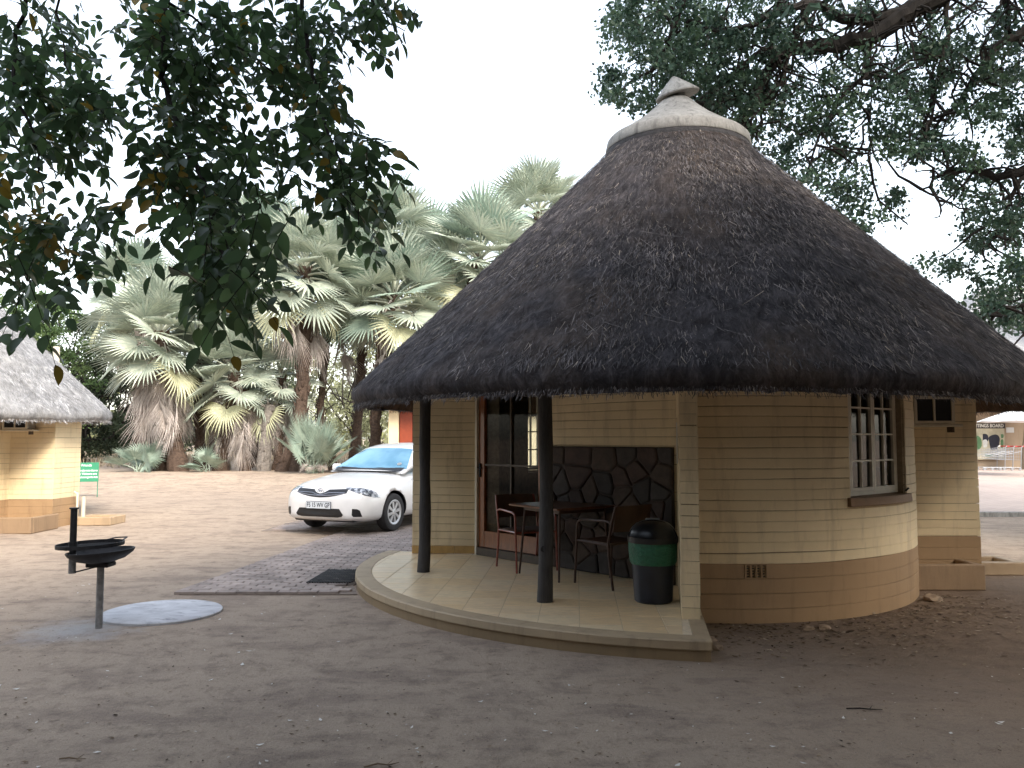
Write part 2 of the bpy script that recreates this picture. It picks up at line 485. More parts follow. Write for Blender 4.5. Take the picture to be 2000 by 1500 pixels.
def course_wall(name, parent, path, ztop, openings=(), thick=.22, zbase=0.0, plinth=.51, seed=0, hc=.0915, proud=.011, full=False, cin=0.0):
    """a wall of painted courses: a recessed core and one piece per course and stretch"""
    zs = [zbase]
    npl = int(round((plinth - zbase) / .127)) if plinth > zbase + .05 else 0
    for i in range(npl): zs.append(zbase + (plinth - zbase) * (i + 1) / npl)
    while zs[-1] < ztop - .01: zs.append(min(zs[-1] + hc, ztop) if ztop - zs[-1] > hc * 1.5 else ztop)
    core = MB()
    cuts = sorted({zbase, ztop} | {q for o in openings for q in o[2:4] if zbase < q < ztop})
    for a, b in zip(cuts, cuts[1:]):
        for s, e in intervals(path.L, a, b, openings):
            i0 = -thick + (proud if full else 0); e0 = .012 if full else cin
            core.add(*loft(path, s + e0, e - e0, lambda q: [(i0, a), (-proud, a), (-proud, b), (i0, b)]))
    w = core.build(name, MAT['mortar'], parent); fixn(w.data)
    rn = random.Random(seed)
    def wav(k, s): return noise.noise(Vector((s * 1.1, k * 7.7 + seed, .5))) * .006
    def gap(k, s): return max(.0004, .0015 + noise.noise(Vector((s * .9, k * 3.3 + seed, 4.5))) * .0036)
    for k in range(len(zs) - 1):
        mat = MAT['brown'] if zs[k + 1] <= plinth + .005 else MAT['cream']
        pr = rn.uniform(-.0022, .0022)
        for s, e in intervals(path.L, zs[k], zs[k + 1], openings):
            if e - s < .03: continue
            def prof(q, k=k, pr=pr):
                lo = zs[k] + (wav(k, q) + gap(k, q) if k > 0 else 0); hi = zs[k + 1] + (wav(k + 1, q) - gap(k + 1, q) if k < len(zs) - 2 else 0)
                b = .0035; f = pr + noise.noise(Vector((q * 2.2, k * 5.1, seed))) * .0025
                if full: return [(-thick - f + b, lo), (f - b, lo), (f, lo + b), (f, hi - b), (f - b, hi), (-thick - f + b, hi), (-thick - f, hi - b), (-thick - f, lo + b)]
                return [(-proud - .02, lo), (f - b, lo), (f, lo + b), (f, hi - b), (f - b, hi), (-proud - .02, hi)]
            m = MB().add(*loft(path, s, e, prof))
            o = m.build('wall_course', mat, w); fixn(o.data)
    return w

def clip(poly, n, d):
    """keep the side n.p <= d"""
    out = []
    for i, p in enumerate(poly):
        q = poly[(i + 1) % len(poly)]
        a = n[0] * p[0] + n[1] * p[1] - d; b = n[0] * q[0] + n[1] * q[1] - d
        if a <= 0: out.append(p)
        if (a < 0 < b) or (b < 0 < a):
            t = a / (a - b); out.append((p[0] + (q[0] - p[0]) * t, p[1] + (q[1] - p[1]) * t))
    return out

def poly_area(p): return .5 * sum(p[i][0] * p[(i + 1) % len(p)][1] - p[(i + 1) % len(p)][0] * p[i][1] for i in range(len(p)))

def lathe_uv(name, prof, seg, mat, wob, uscale):
    n = len(prof); V = np.zeros((n * (seg + 1), 3), np.float32); U = np.zeros((n * (seg + 1), 2), np.float32)
    L = 0
    for i, (r, z) in enumerate(prof):
        if i: L += math.hypot(r - prof[i - 1][0], z - prof[i - 1][1])
        for k in range(seg + 1):
            th = 2 * math.pi * (k % seg) / seg
            dr, dz = wob(th, r, z)
            V[i * (seg + 1) + k] = ((r + dr) * math.cos(th), (r + dr) * math.sin(th), z + dz)
            U[i * (seg + 1) + k] = (2 * math.pi * k / seg * uscale, L)
    I = (np.arange(n - 1)[:, None] * (seg + 1) + np.arange(seg)[None, :]).ravel()
    F = np.stack([I, I + 1, I + seg + 2, I + seg + 1], 1)[:, ::-1]
    return np_mesh(name, V, F, mat, U, smooth=True)

# ------------------------------------------------------------------ thatched roof
EAVE_R, EAVE_Z = 3.80, 2.03
def roof_z(r):           # outer face of the thatch, slightly steeper towards the cap
    t = (r - .8) / (EAVE_R - .8)
    return 5.04 - (5.04 - 2.10) * (t ** .965)

def eave_lift(th):       # the eave is a little uneven
    return .03 * math.cos(th - R(170)) + .018 * math.sin(3 * th + .5)

def thatch_roof(parent, mat, smat, nstraw, cap=True, seed=1, sector=None):
    prof = [(.72, 5.10)] + [(r, roof_z(r)) for r in np.linspace(.8, 3.68, 90)]
    prof += [(3.76, 2.13), (3.80, 2.07), (3.80, 2.01), (3.765, 1.955), (3.70, 1.925), (3.62, 1.935)]
    under = [(r, roof_z(r) - .27) for r in np.linspace(3.56, .75, 24)]
    def wob(th, r, z):
        p = Vector((r * math.cos(th) * 1.3, r * math.sin(th) * 1.3, z * .6 + seed * 13))
        a = noise.noise(p) * .05 + noise.noise(p * 3.1) * .022 + noise.noise(p * 8) * .028 + noise.noise(p * 19) * .018
        k = smoothstep(.8, 1.6, r); e = eave_lift(th) * smoothstep(2.2, 3.8, r)
        return a * .5 * k, a * .6 * k + e
    me = lathe_uv('roof', prof, 400, mat, wob, 1.0)
    roof = link('roof', me, parent)
    so = lathe_uv('soffit', [(3.62, 1.935)] + under, 96, MAT['soffit'], lambda th, r, z: (0, eave_lift(th) * smoothstep(2.2, 3.8, r)), 1.0)
    link('soffit', so, roof)
    # straw: thin blades lying down the slope, plus the ragged eave
    rs = np.random.RandomState(seed)
    def blades(n, r, th, ln, wd, lift, skew, eave=False):
        z = 5.04 - (5.04 - 2.10) * (np.clip((r - .8) / (EAVE_R - .8), 0, 1) ** .965)
        el = .03 * np.cos(th - R(170)) + .018 * np.sin(3 * th + .5)
        q = np.clip((r - 2.2) / 1.6, 0, 1); z = z + el * q * q * (3 - 2 * q)
        ca, sa = np.cos(th), np.sin(th)
        sl = np.full(n, math.atan(.98)) if not eave else rs.uniform(R(35), R(80), n)
        rad = np.stack([ca, sa, np.zeros(n)], 1); tan = np.stack([-sa, ca, np.zeros(n)], 1); up = np.array([[0, 0, 1.0]])
        nor = rad * .7 + up * .714
        d = rad * np.cos(sl)[:, None] - up * np.sin(sl)[:, None] + tan * skew[:, None] + nor * lift[:, None]
        d /= np.linalg.norm(d, axis=1)[:, None]
        side = np.cross(d, nor); side /= np.linalg.norm(side, axis=1)[:, None]
        tilt = rs.uniform(-.8, .8, n)[:, None]; side = side + nor * tilt * .6
        p0 = rad * r[:, None] + up * z[:, None] + nor * rs.uniform(-.012, .022, n)[:, None]
        if eave: p0 = rad * r[:, None] + up * (2.10 - np.clip(r - 3.62, 0, .18) * .9 + el - rs.uniform(-.01, .05, n))[:, None]
        p1 = p0 + d * ln[:, None]
        h = wd[:, None] * .5
        V = np.stack([p0 - side * h, p0 + side * h, p1 + side * h * .6, p1 - side * h * .6], 1).reshape(-1, 3)
        U = np.repeat(rs.rand(n), 4); return V, U
    n = nstraw
    r = np.sqrt(rs.uniform(.85 ** 2, 3.76 ** 2, n)); th = rs.uniform(0, 2 * math.pi, n)
    a = blades(n, r, th, rs.uniform(.035, .115, n), rs.uniform(.003, .007, n), rs.normal(.02, .09, n), rs.normal(0, .34, n))
    m = nstraw // 6
    b = blades(m, rs.uniform(3.68, 3.79, m), rs.uniform(0, 2 * math.pi, m), rs.uniform(.02, .05, m), rs.uniform(.003, .007, m), rs.normal(0, .1, m), rs.normal(0, .25, m), True)
    k = 420
    c = blades(k, np.sqrt(rs.uniform(.9 ** 2, 3.7 ** 2, k)), rs.uniform(0, 2 * math.pi, k), rs.uniform(.18, .42, k), rs.uniform(.004, .007, k), rs.uniform(.02, .25, k), rs.normal(0, .9, k))
    V = np.concatenate([a[0], b[0], c[0]]); U = np.concatenate([a[1], b[1], np.clip(c[1], .82, 1)])
    uv = np.stack([U, np.zeros_like(U)], 1)
    F = np.arange(len(V)).reshape(-1, 4)
    s = link('straw', np_mesh('straw', V, F, smat, uv), roof); tag(s, kind='stuff')
    if cap:
        def cw(th, z): return noise.noise(Vector((math.cos(th) * 2, math.sin(th) * 2, z * 3))) * .009
        MB().lathe([(.77, 4.99), (.845, 4.965), (.855, 5.0), (.845, 5.075)], 72, wob=lambda th, z: cw(th, z) * 1.6).build('tar_band', MAT['tar'], roof, True)
        # flashing lip then the cement cone
        q = MB().lathe([(.74, 5.03), (.855, 5.035), (.862, 5.05), (.845, 5.15), (.81, 5.185), (.68, 5.262), (.45, 5.42), (.27, 5.575), (.165, 5.68), (.12, 5.70), (.10, 5.78)], 72, wob=cw)
        cp = q.build('roof_cap', MAT['cement'], parent, True)
        Mt = Matrix.Rotation(R(-13), 3, 'Y') @ Matrix.Rotation(R(6), 3, 'X')
        MB().lathe([(.05, -.07), (.24, -.085), (.262, -.078), (.264, -.062), (.14, .055), (.03, .15), (.0, .165)], 40, c=(0, 0, 5.815), M=Mt).build('cap_finial', MAT['cement'], cp, True)
    return roof

def flat_frame(P0, P1):
    """local frame of a flat opening: x along P0->P1, y outwards (right of travel), z up"""
    t = Vector((P1[0] - P0[0], P1[1] - P0[1], 0)); L = t.length; t.normalize(); n = Vector((t.y, -t.x, 0))
    M = Matrix((( t.x, n.x, 0, P0[0]), (t.y, n.y, 0, P0[1]), (0, 0, 1, 0), (0, 0, 0, 1)))
    return M, L

def paned_window(parent, P0, P1, z0, z1, cols_per, casements, rows, inset=.03, mat=None, glass=None):
    mat = mat or MAT['offwhite']
    M, L = flat_frame(P0, P1)
    w = bpy.data.objects.new('window', None); COL.objects.link(w); w.parent = parent; w.matrix_local = M; w.empty_display_size = .1
    f = MB(); t = .035
    f.box((t / 2, -inset, (z0 + z1) / 2), (t, .06, z1 - z0)); f.box((L - t / 2, -inset, (z0 + z1) / 2), (t, .06, z1 - z0))
    f.box((L / 2, -inset, z0 + t / 2), (L - 2 * t, .06, t)); f.box((L / 2, -inset, z1 - t / 2), (L - 2 * t, .06, t))
    f.build('window_frame', mat, w)
    cw = (L - 2 * t) / casements
    for c in range(casements):
        x0 = t + c * cw + .003; x1 = t + (c + 1) * cw - .003; a = z0 + t + .003; b = z1 - t - .003; q = .032
        s = MB()
        s.box((x0 + q / 2, -inset + .012, (a + b) / 2), (q, .04, b - a)); s.box((x1 - q / 2, -inset + .012, (a + b) / 2), (q, .04, b - a))
        s.box(((x0 + x1) / 2, -inset + .012, a + q / 2), (x1 - x0 - 2 * q, .04, q)); s.box(((x0 + x1) / 2, -inset + .012, b - q / 2), (x1 - x0 - 2 * q, .04, q))
        for k in range(1, cols_per): s.box((x0 + q + (x1 - x0 - 2 * q) * k / cols_per, -inset + .012, (a + b) / 2), (.016, .03, b - a - 2 * q))
        for k in range(1, rows): s.box(((x0 + x1) / 2, -inset + .0135, a + q + (b - a - 2 * q) * k / rows), (x1 - x0 - 2 * q, .028, .016))
        s.build('sash', mat, w)
        pw = (x1 - x0 - 2 * q) / cols_per; ph = (b - a - 2 * q) / rows
        g = mesh('pane', [(-pw / 2, 0, -ph / 2), (pw / 2, 0, -ph / 2), (pw / 2, 0, ph / 2), (-pw / 2, 0, ph / 2)], [(3, 2, 1, 0)], glass or MAT['glass'])
        for i in range(cols_per):
            for k in range(rows):
                link('pane', g, w, loc=(x0 + q + pw * (i + .5), -inset + .006, a + q + ph * (k + .5)), rot=(R(random.uniform(-.4, .4)), 0, R(random.uniform(-.5, .5))))
    return w
# ------------------------------------------------------------------ the round huts
def stone_face(parent, M, L, z0, z1, n, seed):
    """irregular flat stones set in mortar on a flat panel (x along, z up), each its own piece"""
    rn = random.Random(seed)
    pts = []
    while len(pts) < n:
        best = max(((rn.uniform(0, L), rn.uniform(z0, z1)) for _ in range(12)), key=lambda p: min([1e9] + [math.hypot(p[0] - q[0], p[1] - q[1]) for q in pts]))
        pts.append(best)
    panel = bpy.data.objects.new('stone_panel', mesh('stone_panel', [(0, .0, z0), (L, .0, z0), (L, .0, z1), (0, .0, z1), (0, .022, z0), (L, .022, z0), (L, .022, z1), (0, .022, z1)],
        [(0, 1, 2, 3), (7, 6, 5, 4), (4, 5, 1, 0), (5, 6, 2, 1), (6, 7, 3, 2), (7, 4, 0, 3)], plain('stone_mortar', (.070, .056, .049), .9, .3, 12)))
    COL.objects.link(panel); panel.parent = parent; panel.matrix_local = M
    ms = [plain('wall_stone_' + k, c, .75, .4, 7, .5, .01) for k, c in (('red', (.060, .036, .029)), ('grey', (.050, .041, .038)), ('dark', (.032, .026, .025)), ('tan', (.068, .046, .035)))]
    for i, p in enumerate(pts):
        poly = [(0, z0), (L, z0), (L, z1), (0, z1)]
        for j, q in enumerate(pts):
            if i == j: continue
            nx, ny = q[0] - p[0], q[1] - p[1]; d = math.hypot(nx, ny); nx /= d; ny /= d
            poly = clip(poly, (nx, ny), nx * (p[0] + q[0]) / 2 + ny * (p[1] + q[1]) / 2 - .007)
            if len(poly) < 3: break
        if len(poly) < 3: continue
        # round the outline a little
        for _ in range(1):
            np_ = []
            for a, b in zip(poly, poly[1:] + poly[:1]):
                np_ += [(a[0] * .88 + b[0] * .12, a[1] * .88 + b[1] * .12), (a[0] * .12 + b[0] * .88, a[1] * .12 + b[1] * .88)]
            poly = np_
        k = len(poly); cx = sum(a for a, b in poly) / k; cz = sum(b for a, b in poly) / k; h = rn.uniform(.035, .055)
        V = [(a, .02, b) for a, b in poly] + [(a, h - .01, b) for a, b in poly] + [(cx + (a - cx) * .86, h, cz + (b - cz) * .86) for a, b in poly]
        Fs = [tuple(2 * k + q for q in range(k))] + [(l * k + q, l * k + (q + 1) % k, (l + 1) * k + (q + 1) % k, (l + 1) * k + q) for l in range(2) for q in range(k)]
        o = link('stone', mesh('stone', V, Fs, rn.choice(ms)), panel); fixn(o.data)
    return panel

def hut(centre, label, main, thatch, straw, nstraw, roof_scale, trough, seed):
    H = empty('thatched_hut', (centre[0], centre[1], 0), 0, label, 'hut', 'thatched round huts')
    rf = thatch_roof(H, thatch, straw, nstraw, True, seed)
    rf.scale = (roof_scale, roof_scale, 1)
    Rw = 2.47; a0 = R(-100.5); a1 = R(163)
    arc = Arc((0, 0), Rw, a0, a1)
    sp = lambda deg: Rw * (R(deg) - a0)
    ops = []
    if main:
        ops = [(sp(-64.5), sp(-41), 1.06, 2.2), (sp(118), sp(142), 1.13, 2.25), (sp(-89.4), sp(-84.6), .384, .509)]
    W = course_wall('round_wall', H, arc, 3.08, ops, .22, seed=seed, plinth=.51)
    # bathroom annex
    ax0, ax1, ay0, ay1 = 2.33, 3.22, -.47, .42
    course_wall('annex_wall', H, Line((ax0, ay0), (ax1 - .031, ay0)), 2.34, (), .2, seed=seed + 3)
    course_wall('annex_wall', H, Line((ax1, ay0 + .001), (ax1, ay1)), 2.34, (), .2, seed=seed + 4, cin=.036)
    course_wall('annex_wall', H, Line((ax1 - .031, ay1 + .002), (ax0, ay1 + .002)), 2.34, (), .2, seed=seed + 5)
    # air conditioner let into the annex wall just under the eave
    ac = MB().box((2.63, -.56, 1.91), (.46, .26, .30), None, .012).build('air_conditioner', MAT['ac'], H)
    f = MB()
    for c, d in (((2.63, -.70, 1.775), (.44, .03, .03)), ((2.63, -.70, 2.045), (.44, .03, .03)), ((2.425, -.70, 1.91), (.03, .03, .24)), ((2.835, -.70, 1.91), (.03, .03, .24)), ((2.63, -.70, 1.91), (.02, .03, .24))): f.box(c, d)
    f.build('air_conditioner_frame', MAT['offwhite'], ac)
    for k in (0, 1): MB().box((2.53 + .2 * k, -.693, 1.91), (.175, .012, .235)).build('grille', MAT['black'], ac)
    MB().box((2.63, -.60, 1.74), (.62, .22, .03), None, .006).build('shelf', MAT['offwhite'], ac)
    MB().box((2.86, -.60, 1.695), (.02, .12, .06)).build('bracket', MAT['wood_dark'], ac)
    # low trough against the annex and the drain surround beside it
    x0, x1, y0, y1, h = trough
    t = MB(); th = .085
    t.box(((x0 + x1) / 2, y0 + th / 2, h / 2), (x1 - x0, th, h), None, .012); t.box((x1 - th / 2, (y0 + th + y1) / 2, h / 2 - .002), (th, y1 - y0 - th, h - .004), None, .012)
    t.box(((x0 + x1 - th) / 2, (y0 + th + y1) / 2, .04), (x1 - x0 - th, y1 - y0 - th, .08))
    t.build('trough', MAT['kerbp'], H)
    d = MB(); X0, X1, Y0, Y1 = 3.33, 4.02, .02, .62; q = .10
    d.box(((X0 + X1) / 2, Y0 + q / 2, .075), (X1 - X0, q, .15), None, .01); d.box(((X0 + X1) / 2, Y1 - q / 2, .075), (X1 - X0, q, .15), None, .01)
    d.box((X1 - q / 2, (Y0 + Y1) / 2, .074), (q, Y1 - Y0 - 2 * q, .148), None, .01); d.box((X0 + q / 2, (Y0 + Y1) / 2, .074), (q, Y1 - Y0 - 2 * q, .148), None, .01)
    d.box(((X0 + X1) / 2, (Y0 + Y1) / 2, .02), (X1 - X0 - 2 * q, Y1 - Y0 - 2 * q, .04))
    d.build('drain_surround', MAT['kerbp2'], H)
    if not main:
        for k, (px, py, hh, rr) in enumerate(((3.37, .07, .58, .022), (3.44, .16, .52, .035))):
            MB().tube([(px, py, .02), (px, py, hh), (px - .06, py + .0, hh + .03)] if k == 0 else [(px, py, .02), (px, py, hh)], rr, 10).build('drain_pipe', MAT['offwhite'], H, True)
        MB().tube([(1.33, 2.85, 0), (1.33, 2.85, 3.62)], .07, 10).build('vent_pipe', MAT['offwhite'], H, True)
        return H
    # ---- window in the round wall
    def P(deg, r): return (r * math.cos(R(deg)), r * math.sin(R(deg)))
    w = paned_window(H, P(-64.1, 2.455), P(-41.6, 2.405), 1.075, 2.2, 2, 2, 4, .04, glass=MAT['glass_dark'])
    sill = MB().add(*loft(Arc((0, 0), Rw, R(-65.3), R(-40.2)), 0, Rw * R(25.1), lambda s: [(-.16, .985), (.035, .985), (.042, .992), (.035, 1.062), (-.16, 1.075)])).build('window_sill', MAT['sill'], H); fixn(sill.data)
    MB().tube([P(-41.9, 2.47) + (1.09,), P(-41.9, 2.50) + (1.12,)], .01, 6).build('window_catch', MAT['iron'], H)
    paned_window(H, P(118.4, 2.44), P(141.6, 2.44), 1.13, 2.25, 3, 2, 4, .05, MAT['offwhite'])
    # ---- airbrick
    v = MB(); vc = R(-87.0); M3 = Matrix.Rotation(vc + math.pi / 2, 3, 'Z'); rr = 2.455
    def vb(dx, dz, sx, sz, dep=.04, push=0):
        c = M3 @ Vector((dx, -push, 0)); v.box((rr * math.cos(vc) + c.x, rr * math.sin(vc) + c.y, (.4465 + dz * .86)), (sx, dep, sz * .86), M3)
    for k in range(5): vb(-.094 + .047 * k, 0, .014, .142, .042, .004)
    vb(0, .066, .2, .012, .038, .004); vb(0, -.066, .2, .012, .038, .004)
    for k in range(4):
        for j in range(4): vb(-.0705 + .047 * k, -.04 + .027 * j, .033, .008, .03)
    av = v.build('air_vent', MAT['brown'], H)
    b = MB(); c = M3 @ Vector((0, .06, 0)); b.box((rr * math.cos(vc) + c.x, rr * math.sin(vc) + c.y, .4465), (.2, .02, .122), M3); b.build('vent_shadow_gap', MAT['black'], av)
    # ---- wing walls and the straight veranda wall
    dR = (-.182, -.983); nR = (-.983, .182)
    def on(r, off): return (dR[0] * r + nR[0] * off, dR[1] * r + nR[1] * off)
    course_wall('pillar_wall', H, Line(on(1.50, .075), on(3.04, .075)), 2.5, (), .15, zbase=.15, plinth=0, seed=31, full=True)
    lw0, lw1 = (-3.255, .816), (-2.44, .752)
    course_wall('wing_wall', H, Line(lw0, lw1), 2.45, (), .16, zbase=.15, plinth=0, seed=41, full=True)
    P0 = (-2.454, .753); tc = (.6825, -.731); Lc = 3.10
    P1 = (P0[0] + tc[0] * Lc, P0[1] + tc[1] * Lc)
    chord = Line(P0, P1)
    course_wall('veranda_wall', H, chord, 3.3, [(.03, 1.27, .15, 2.28), (.03, .031, 0, .1)], .2, zbase=.15, plinth=0, seed=51)
    Mc, _ = flat_frame(P0, P1)
    Ms = Mc @ Matrix.Translation((1.31, 0.004, 0))
    stone_face(H, Ms, Lc - 1.31 - .05, .155, 1.51, 46, 5)
    # skirting tiles along the wing wall
    sk = MB()
    t2 = Vector((lw1[0] - lw0[0], lw1[1] - lw0[1], 0)); L2 = t2.length; t2.normalize(); ang = math.atan2(t2.y, t2.x)
    for k in range(3):
        MB().box((L2 * (k + .5) / 3 * t2.x + lw0[0] + t2.y * .012, L2 * (k + .5) / 3 * t2.y + lw0[1] - t2.x * .012, .20), (L2 / 3 - .004, .02, .095), Matrix.Rotation(ang, 3, 'Z'), .003).build('skirting_tile', MAT['skirt'], H)
    # ---- door
    D = bpy.data.objects.new('door', None); COL.objects.link(D); D.parent = H; D.matrix_local = Mc @ Matrix.Translation((.03, -.02, .15)); D.empty_display_size = .1
    dw, dh = 1.24, 2.13
    j = MB(); j.box((.018, .005, dh / 2), (.036, .1, dh)); j.box((dw - .018, .005, dh / 2), (.036, .1, dh)); j.box((dw / 2, .005, dh - .02), (dw - .072, .1, .04))
    j.build('door_frame', MAT['offwhite'], D)
    l = MB(); zb = .10
    for x in (.09, dw - .09): l.box((x, 0, (zb + dh - .045) / 2), (.105, .045, dh - .045 - zb), None, .004)
    l.box((dw / 2, 0, zb + .10), (dw - .29, .043, .20), None, .004); l.box((dw / 2, 0, dh - .10), (dw - .29, .043, .10), None, .004)
    l.build('door_leaf', MAT['wood'], D)
    g = MB(); g.box((dw / 2, 0, (zb + .2 + dh - .15) / 2), (.022, .03, dh - .35 - zb)); g.box((dw / 2, .001, 1.12), (dw - .29, .028, .022)); g.build('glazing_bar', MAT['wood_dark'], D)
    MB().box((dw / 2, .0, .048), (dw - .074, .13, .096), None, .006).build('threshold', MAT['wood_dark'], D)
    for x, z, sx, sz in ((.365, .75, .43, .72), (.365 + .51, .75, .43, .72), (.365, 1.56, .43, .86), (.365 + .51, 1.56, .43, .86)):
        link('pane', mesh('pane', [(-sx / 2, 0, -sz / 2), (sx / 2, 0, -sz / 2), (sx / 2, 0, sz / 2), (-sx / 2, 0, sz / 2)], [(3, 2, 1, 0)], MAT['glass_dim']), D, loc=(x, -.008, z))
    MB().box((.075, .035, 1.05), (.03, .02, .17), None, .005).tube([(.075, .05, 1.08), (.075, .075, 1.08), (.16, .075, 1.08)], .009, 6).build('door_handle', MAT['iron'], D, True)
    # ---- veranda floor: two-step cement edge and tiles
    aS, aE = R(163.5), R(261.3); Ro = 3.745
    arc2 = Arc((0, 0), Ro, aS, aE)
    def sect(r, n=40): return [(r * math.cos(aS + (aE - aS) * i / n), r * math.sin(aS + (aE - aS) * i / n)) for i in range(n + 1)]
    inner = [(-.2, -1.45), (-2.3, .62)]
    slab = MB()
    slab.prism(sect(Ro - .012) + inner, 0, .078)
    so = slab.build('veranda_slab', MAT['kerbl'], H); fixn(so.data)
    top = MB().prism(sect(Ro - .17) + inner, .0785, .1466).build('veranda_screed', MAT['grout'], so); fixn(top.data)
    kb = MB().add(*loft(arc2, 0, arc2.L, lambda s: (lambda n: [(-.172, .079), (0 + n, .079), (.006 + n, .088), (.003 + n, .142), (-.008 + n, .152), (-.165, .1525), (-.172, .149)])(noise.noise(Vector((s * 3, 0, 2))) * .004)))
    ko = kb.build('veranda_edge', MAT['kerbc'], so); fixn(ko.data)
    # side returns of the edge
    e0 = Vector(sect(Ro)[-1]).to_3d(); dirR = -e0.normalized(); sideR = Vector((-dirR.y, dirR.x, 0))
    M4 = Matrix.Rotation(math.atan2(dirR.y, dirR.x), 3, 'Z')
    mid = e0 + dirR * .43 + sideR * .055
    q = MB(); q.box((mid.x, mid.y, .1155), (.86, .13, .073), M4, .006); q.build('veranda_edge', MAT['kerbc'], so)
    q = MB(); q.box((mid.x, mid.y, .039), (.836, .106, .077), M4); q.build('veranda_base', MAT['kerbl'], so)
    # tiles
    ta = R(-4.5); tx = Vector((math.cos(ta), math.sin(ta))); ty = Vector((-math.sin(ta), math.cos(ta)))
    S = .33; rn = random.Random(3)
    Ri = Ro - .178
    hp = [((math.cos(a), math.sin(a)), Ri) for a in np.linspace(R(150), R(275), 60)]
    cn = (.731, .6825); hp.append((cn, -1.28 - .002))
    lt = Vector((lw1[0] - lw0[0], lw1[1] - lw0[1])).normalized(); ln = Vector((-lt.y, lt.x)); hp.append(((ln.x, ln.y), ln.x * lw0[0] + ln.y * lw0[1] - .002 - .022))
    wn_ = (-nR[0], -nR[1]); hp.append((wn_, -.078 ))
    tm = [MAT['tile_a'], MAT['tile_b'], MAT['tile_c']]
    for i in range(-14, 15):
        for k in range(-14, 15):
            o = tx * (i * S + .11) + ty * (k * S + .05)
            g = .0042
            sq = [(o.x + tx.x * a + ty.x * b, o.y + tx.y * a + ty.y * b) for a, b in ((g, g), (S - g, g), (S - g, S - g), (g, S - g))]
            for n, d in hp:
                sq = clip(sq, n, d)
                if len(sq) < 3: break
            if len(sq) < 3 or poly_area(sq) < .002: continue
            h = .1495 + rn.uniform(-.0004, .0004)
            t_ = MB().prism(sq, .1470, h, .0008).build('tile', rn.choice(tm), so)
    # interior floor
    fl = MB().lathe([(0.001, .13), (2.2, .13), (2.2, .10), (.001, .10)], 48).build('inner_floor', MAT['core_in'], H); 
    # ---- posts
    for (x, y, r, lean) in ((-1.70, -2.27, .064, .0), (-2.96, -.64, .062, .0)):
        pr = random.Random(int(x * 100)); ph = pr.uniform(0, 9)
        prof = [(.0001, .148)] + [(r * (1 + .05 * math.sin(z * 3.1 + ph) + .03 * math.sin(z * 9 + ph) + (.04 if z < .4 else 0)), z) for z in np.linspace(.15, 2.62, 26)]
        m = MB().lathe(prof, 18, c=(x, y, 0), wob=lambda th, z: noise.noise(Vector((math.cos(th) * 1.2, math.sin(th) * 1.2, z * 2.2 + ph))) * .10)
        if x > -2:      # crooked pole
            m.v = [(vx + .018 * math.sin((vz - .1) * 1.5), vy, vz) for vx, vy, vz in m.v]
        else:
            m.v = [(vx + .03 * (vz / 2.4) + .012 * math.sin(vz * 2.6), vy, vz) for vx, vy, vz in m.v]
        po = m.build('veranda_post', MAT['post'], H, True)
        if x > -2:
            MB().lathe([(.0001, -.012), (.014, -.004), (.022, .004), (.026, 0)], 14, c=(x - .013, y - r * .98, .62), M=Matrix.Rotation(R(90), 3, 'X')).build('knot', MAT['black'], po, True)
    # ring beam the posts carry
    bm_ = Arc((0, 0), 2.95, R(160), R(262))
    rb = MB().add(*loft(bm_, 0, bm_.L, lambda s: [(-.06, 2.44), (.05, 2.44), (.05, 2.56), (-.06, 2.56)])).build('eave_beam', MAT['post'], H); fixn(rb.data)
    return H

MAT['ac'] = plain('air_conditioner_case', (.33, .30, .25), .5, .15, 8)
MAT['kerbp'] = wallpaint('trough_paint', (.30, .205, .125), (.14, .10, .065))
MAT['kerbp2'] = wallpaint('drain_cement', (.42, .31, .20), (.2, .15, .1))
MAT['sill'] = wallpaint('sill_paint', (.25, .155, .085), (.15, .1, .06))
MAT['skirt'] = plain('skirting_glaze', (.50, .31, .11), .35, .2, 8, .05)
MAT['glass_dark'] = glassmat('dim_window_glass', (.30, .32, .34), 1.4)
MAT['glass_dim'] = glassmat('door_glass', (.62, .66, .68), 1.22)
def tilemat(name, c):
    t = NT(name); w = t.coord('world', (1, 2.2, 1)); n = t.noise(w, 5.5, 6, .65, 1.2)
    t.col(t.ramp(n, [(.3, tuple(x * .78 for x in c)), (.55, c), (.75, tuple(min(1, x * 1.12) for x in c))]))
    t.b.inputs['Roughness'].default_value = .28; t.b.inputs['Specular IOR Level'].default_value = .5
    t.bump(t.noise(w, 9, 4), .08, .004); return t.m
MAT['tile_a'] = tilemat('beige_tile', (.84, .64, .40)); MAT['tile_b'] = tilemat('beige_tile_warm', (.83, .615, .36)); MAT['tile_c'] = tilemat('beige_tile_pale', (.86, .68, .44))

HC = (1.99, 9.67)
hut(HC, 'dark thatched round hut with tiled veranda, cream walls and brown plinth', True, MAT['thatch'], MAT['straw'], 120000, 1.0, (2.26, 3.0, -.93, -.472, .27), 1)
hut((-11.4, 15.17), 'pale grey thatched hut at the left edge, behind the barbecue', False, MAT['thatch_pale'], MAT['straw_pale'], 60000, .945, (2.0, 3.34, -1.33, -.472, .27), 2)

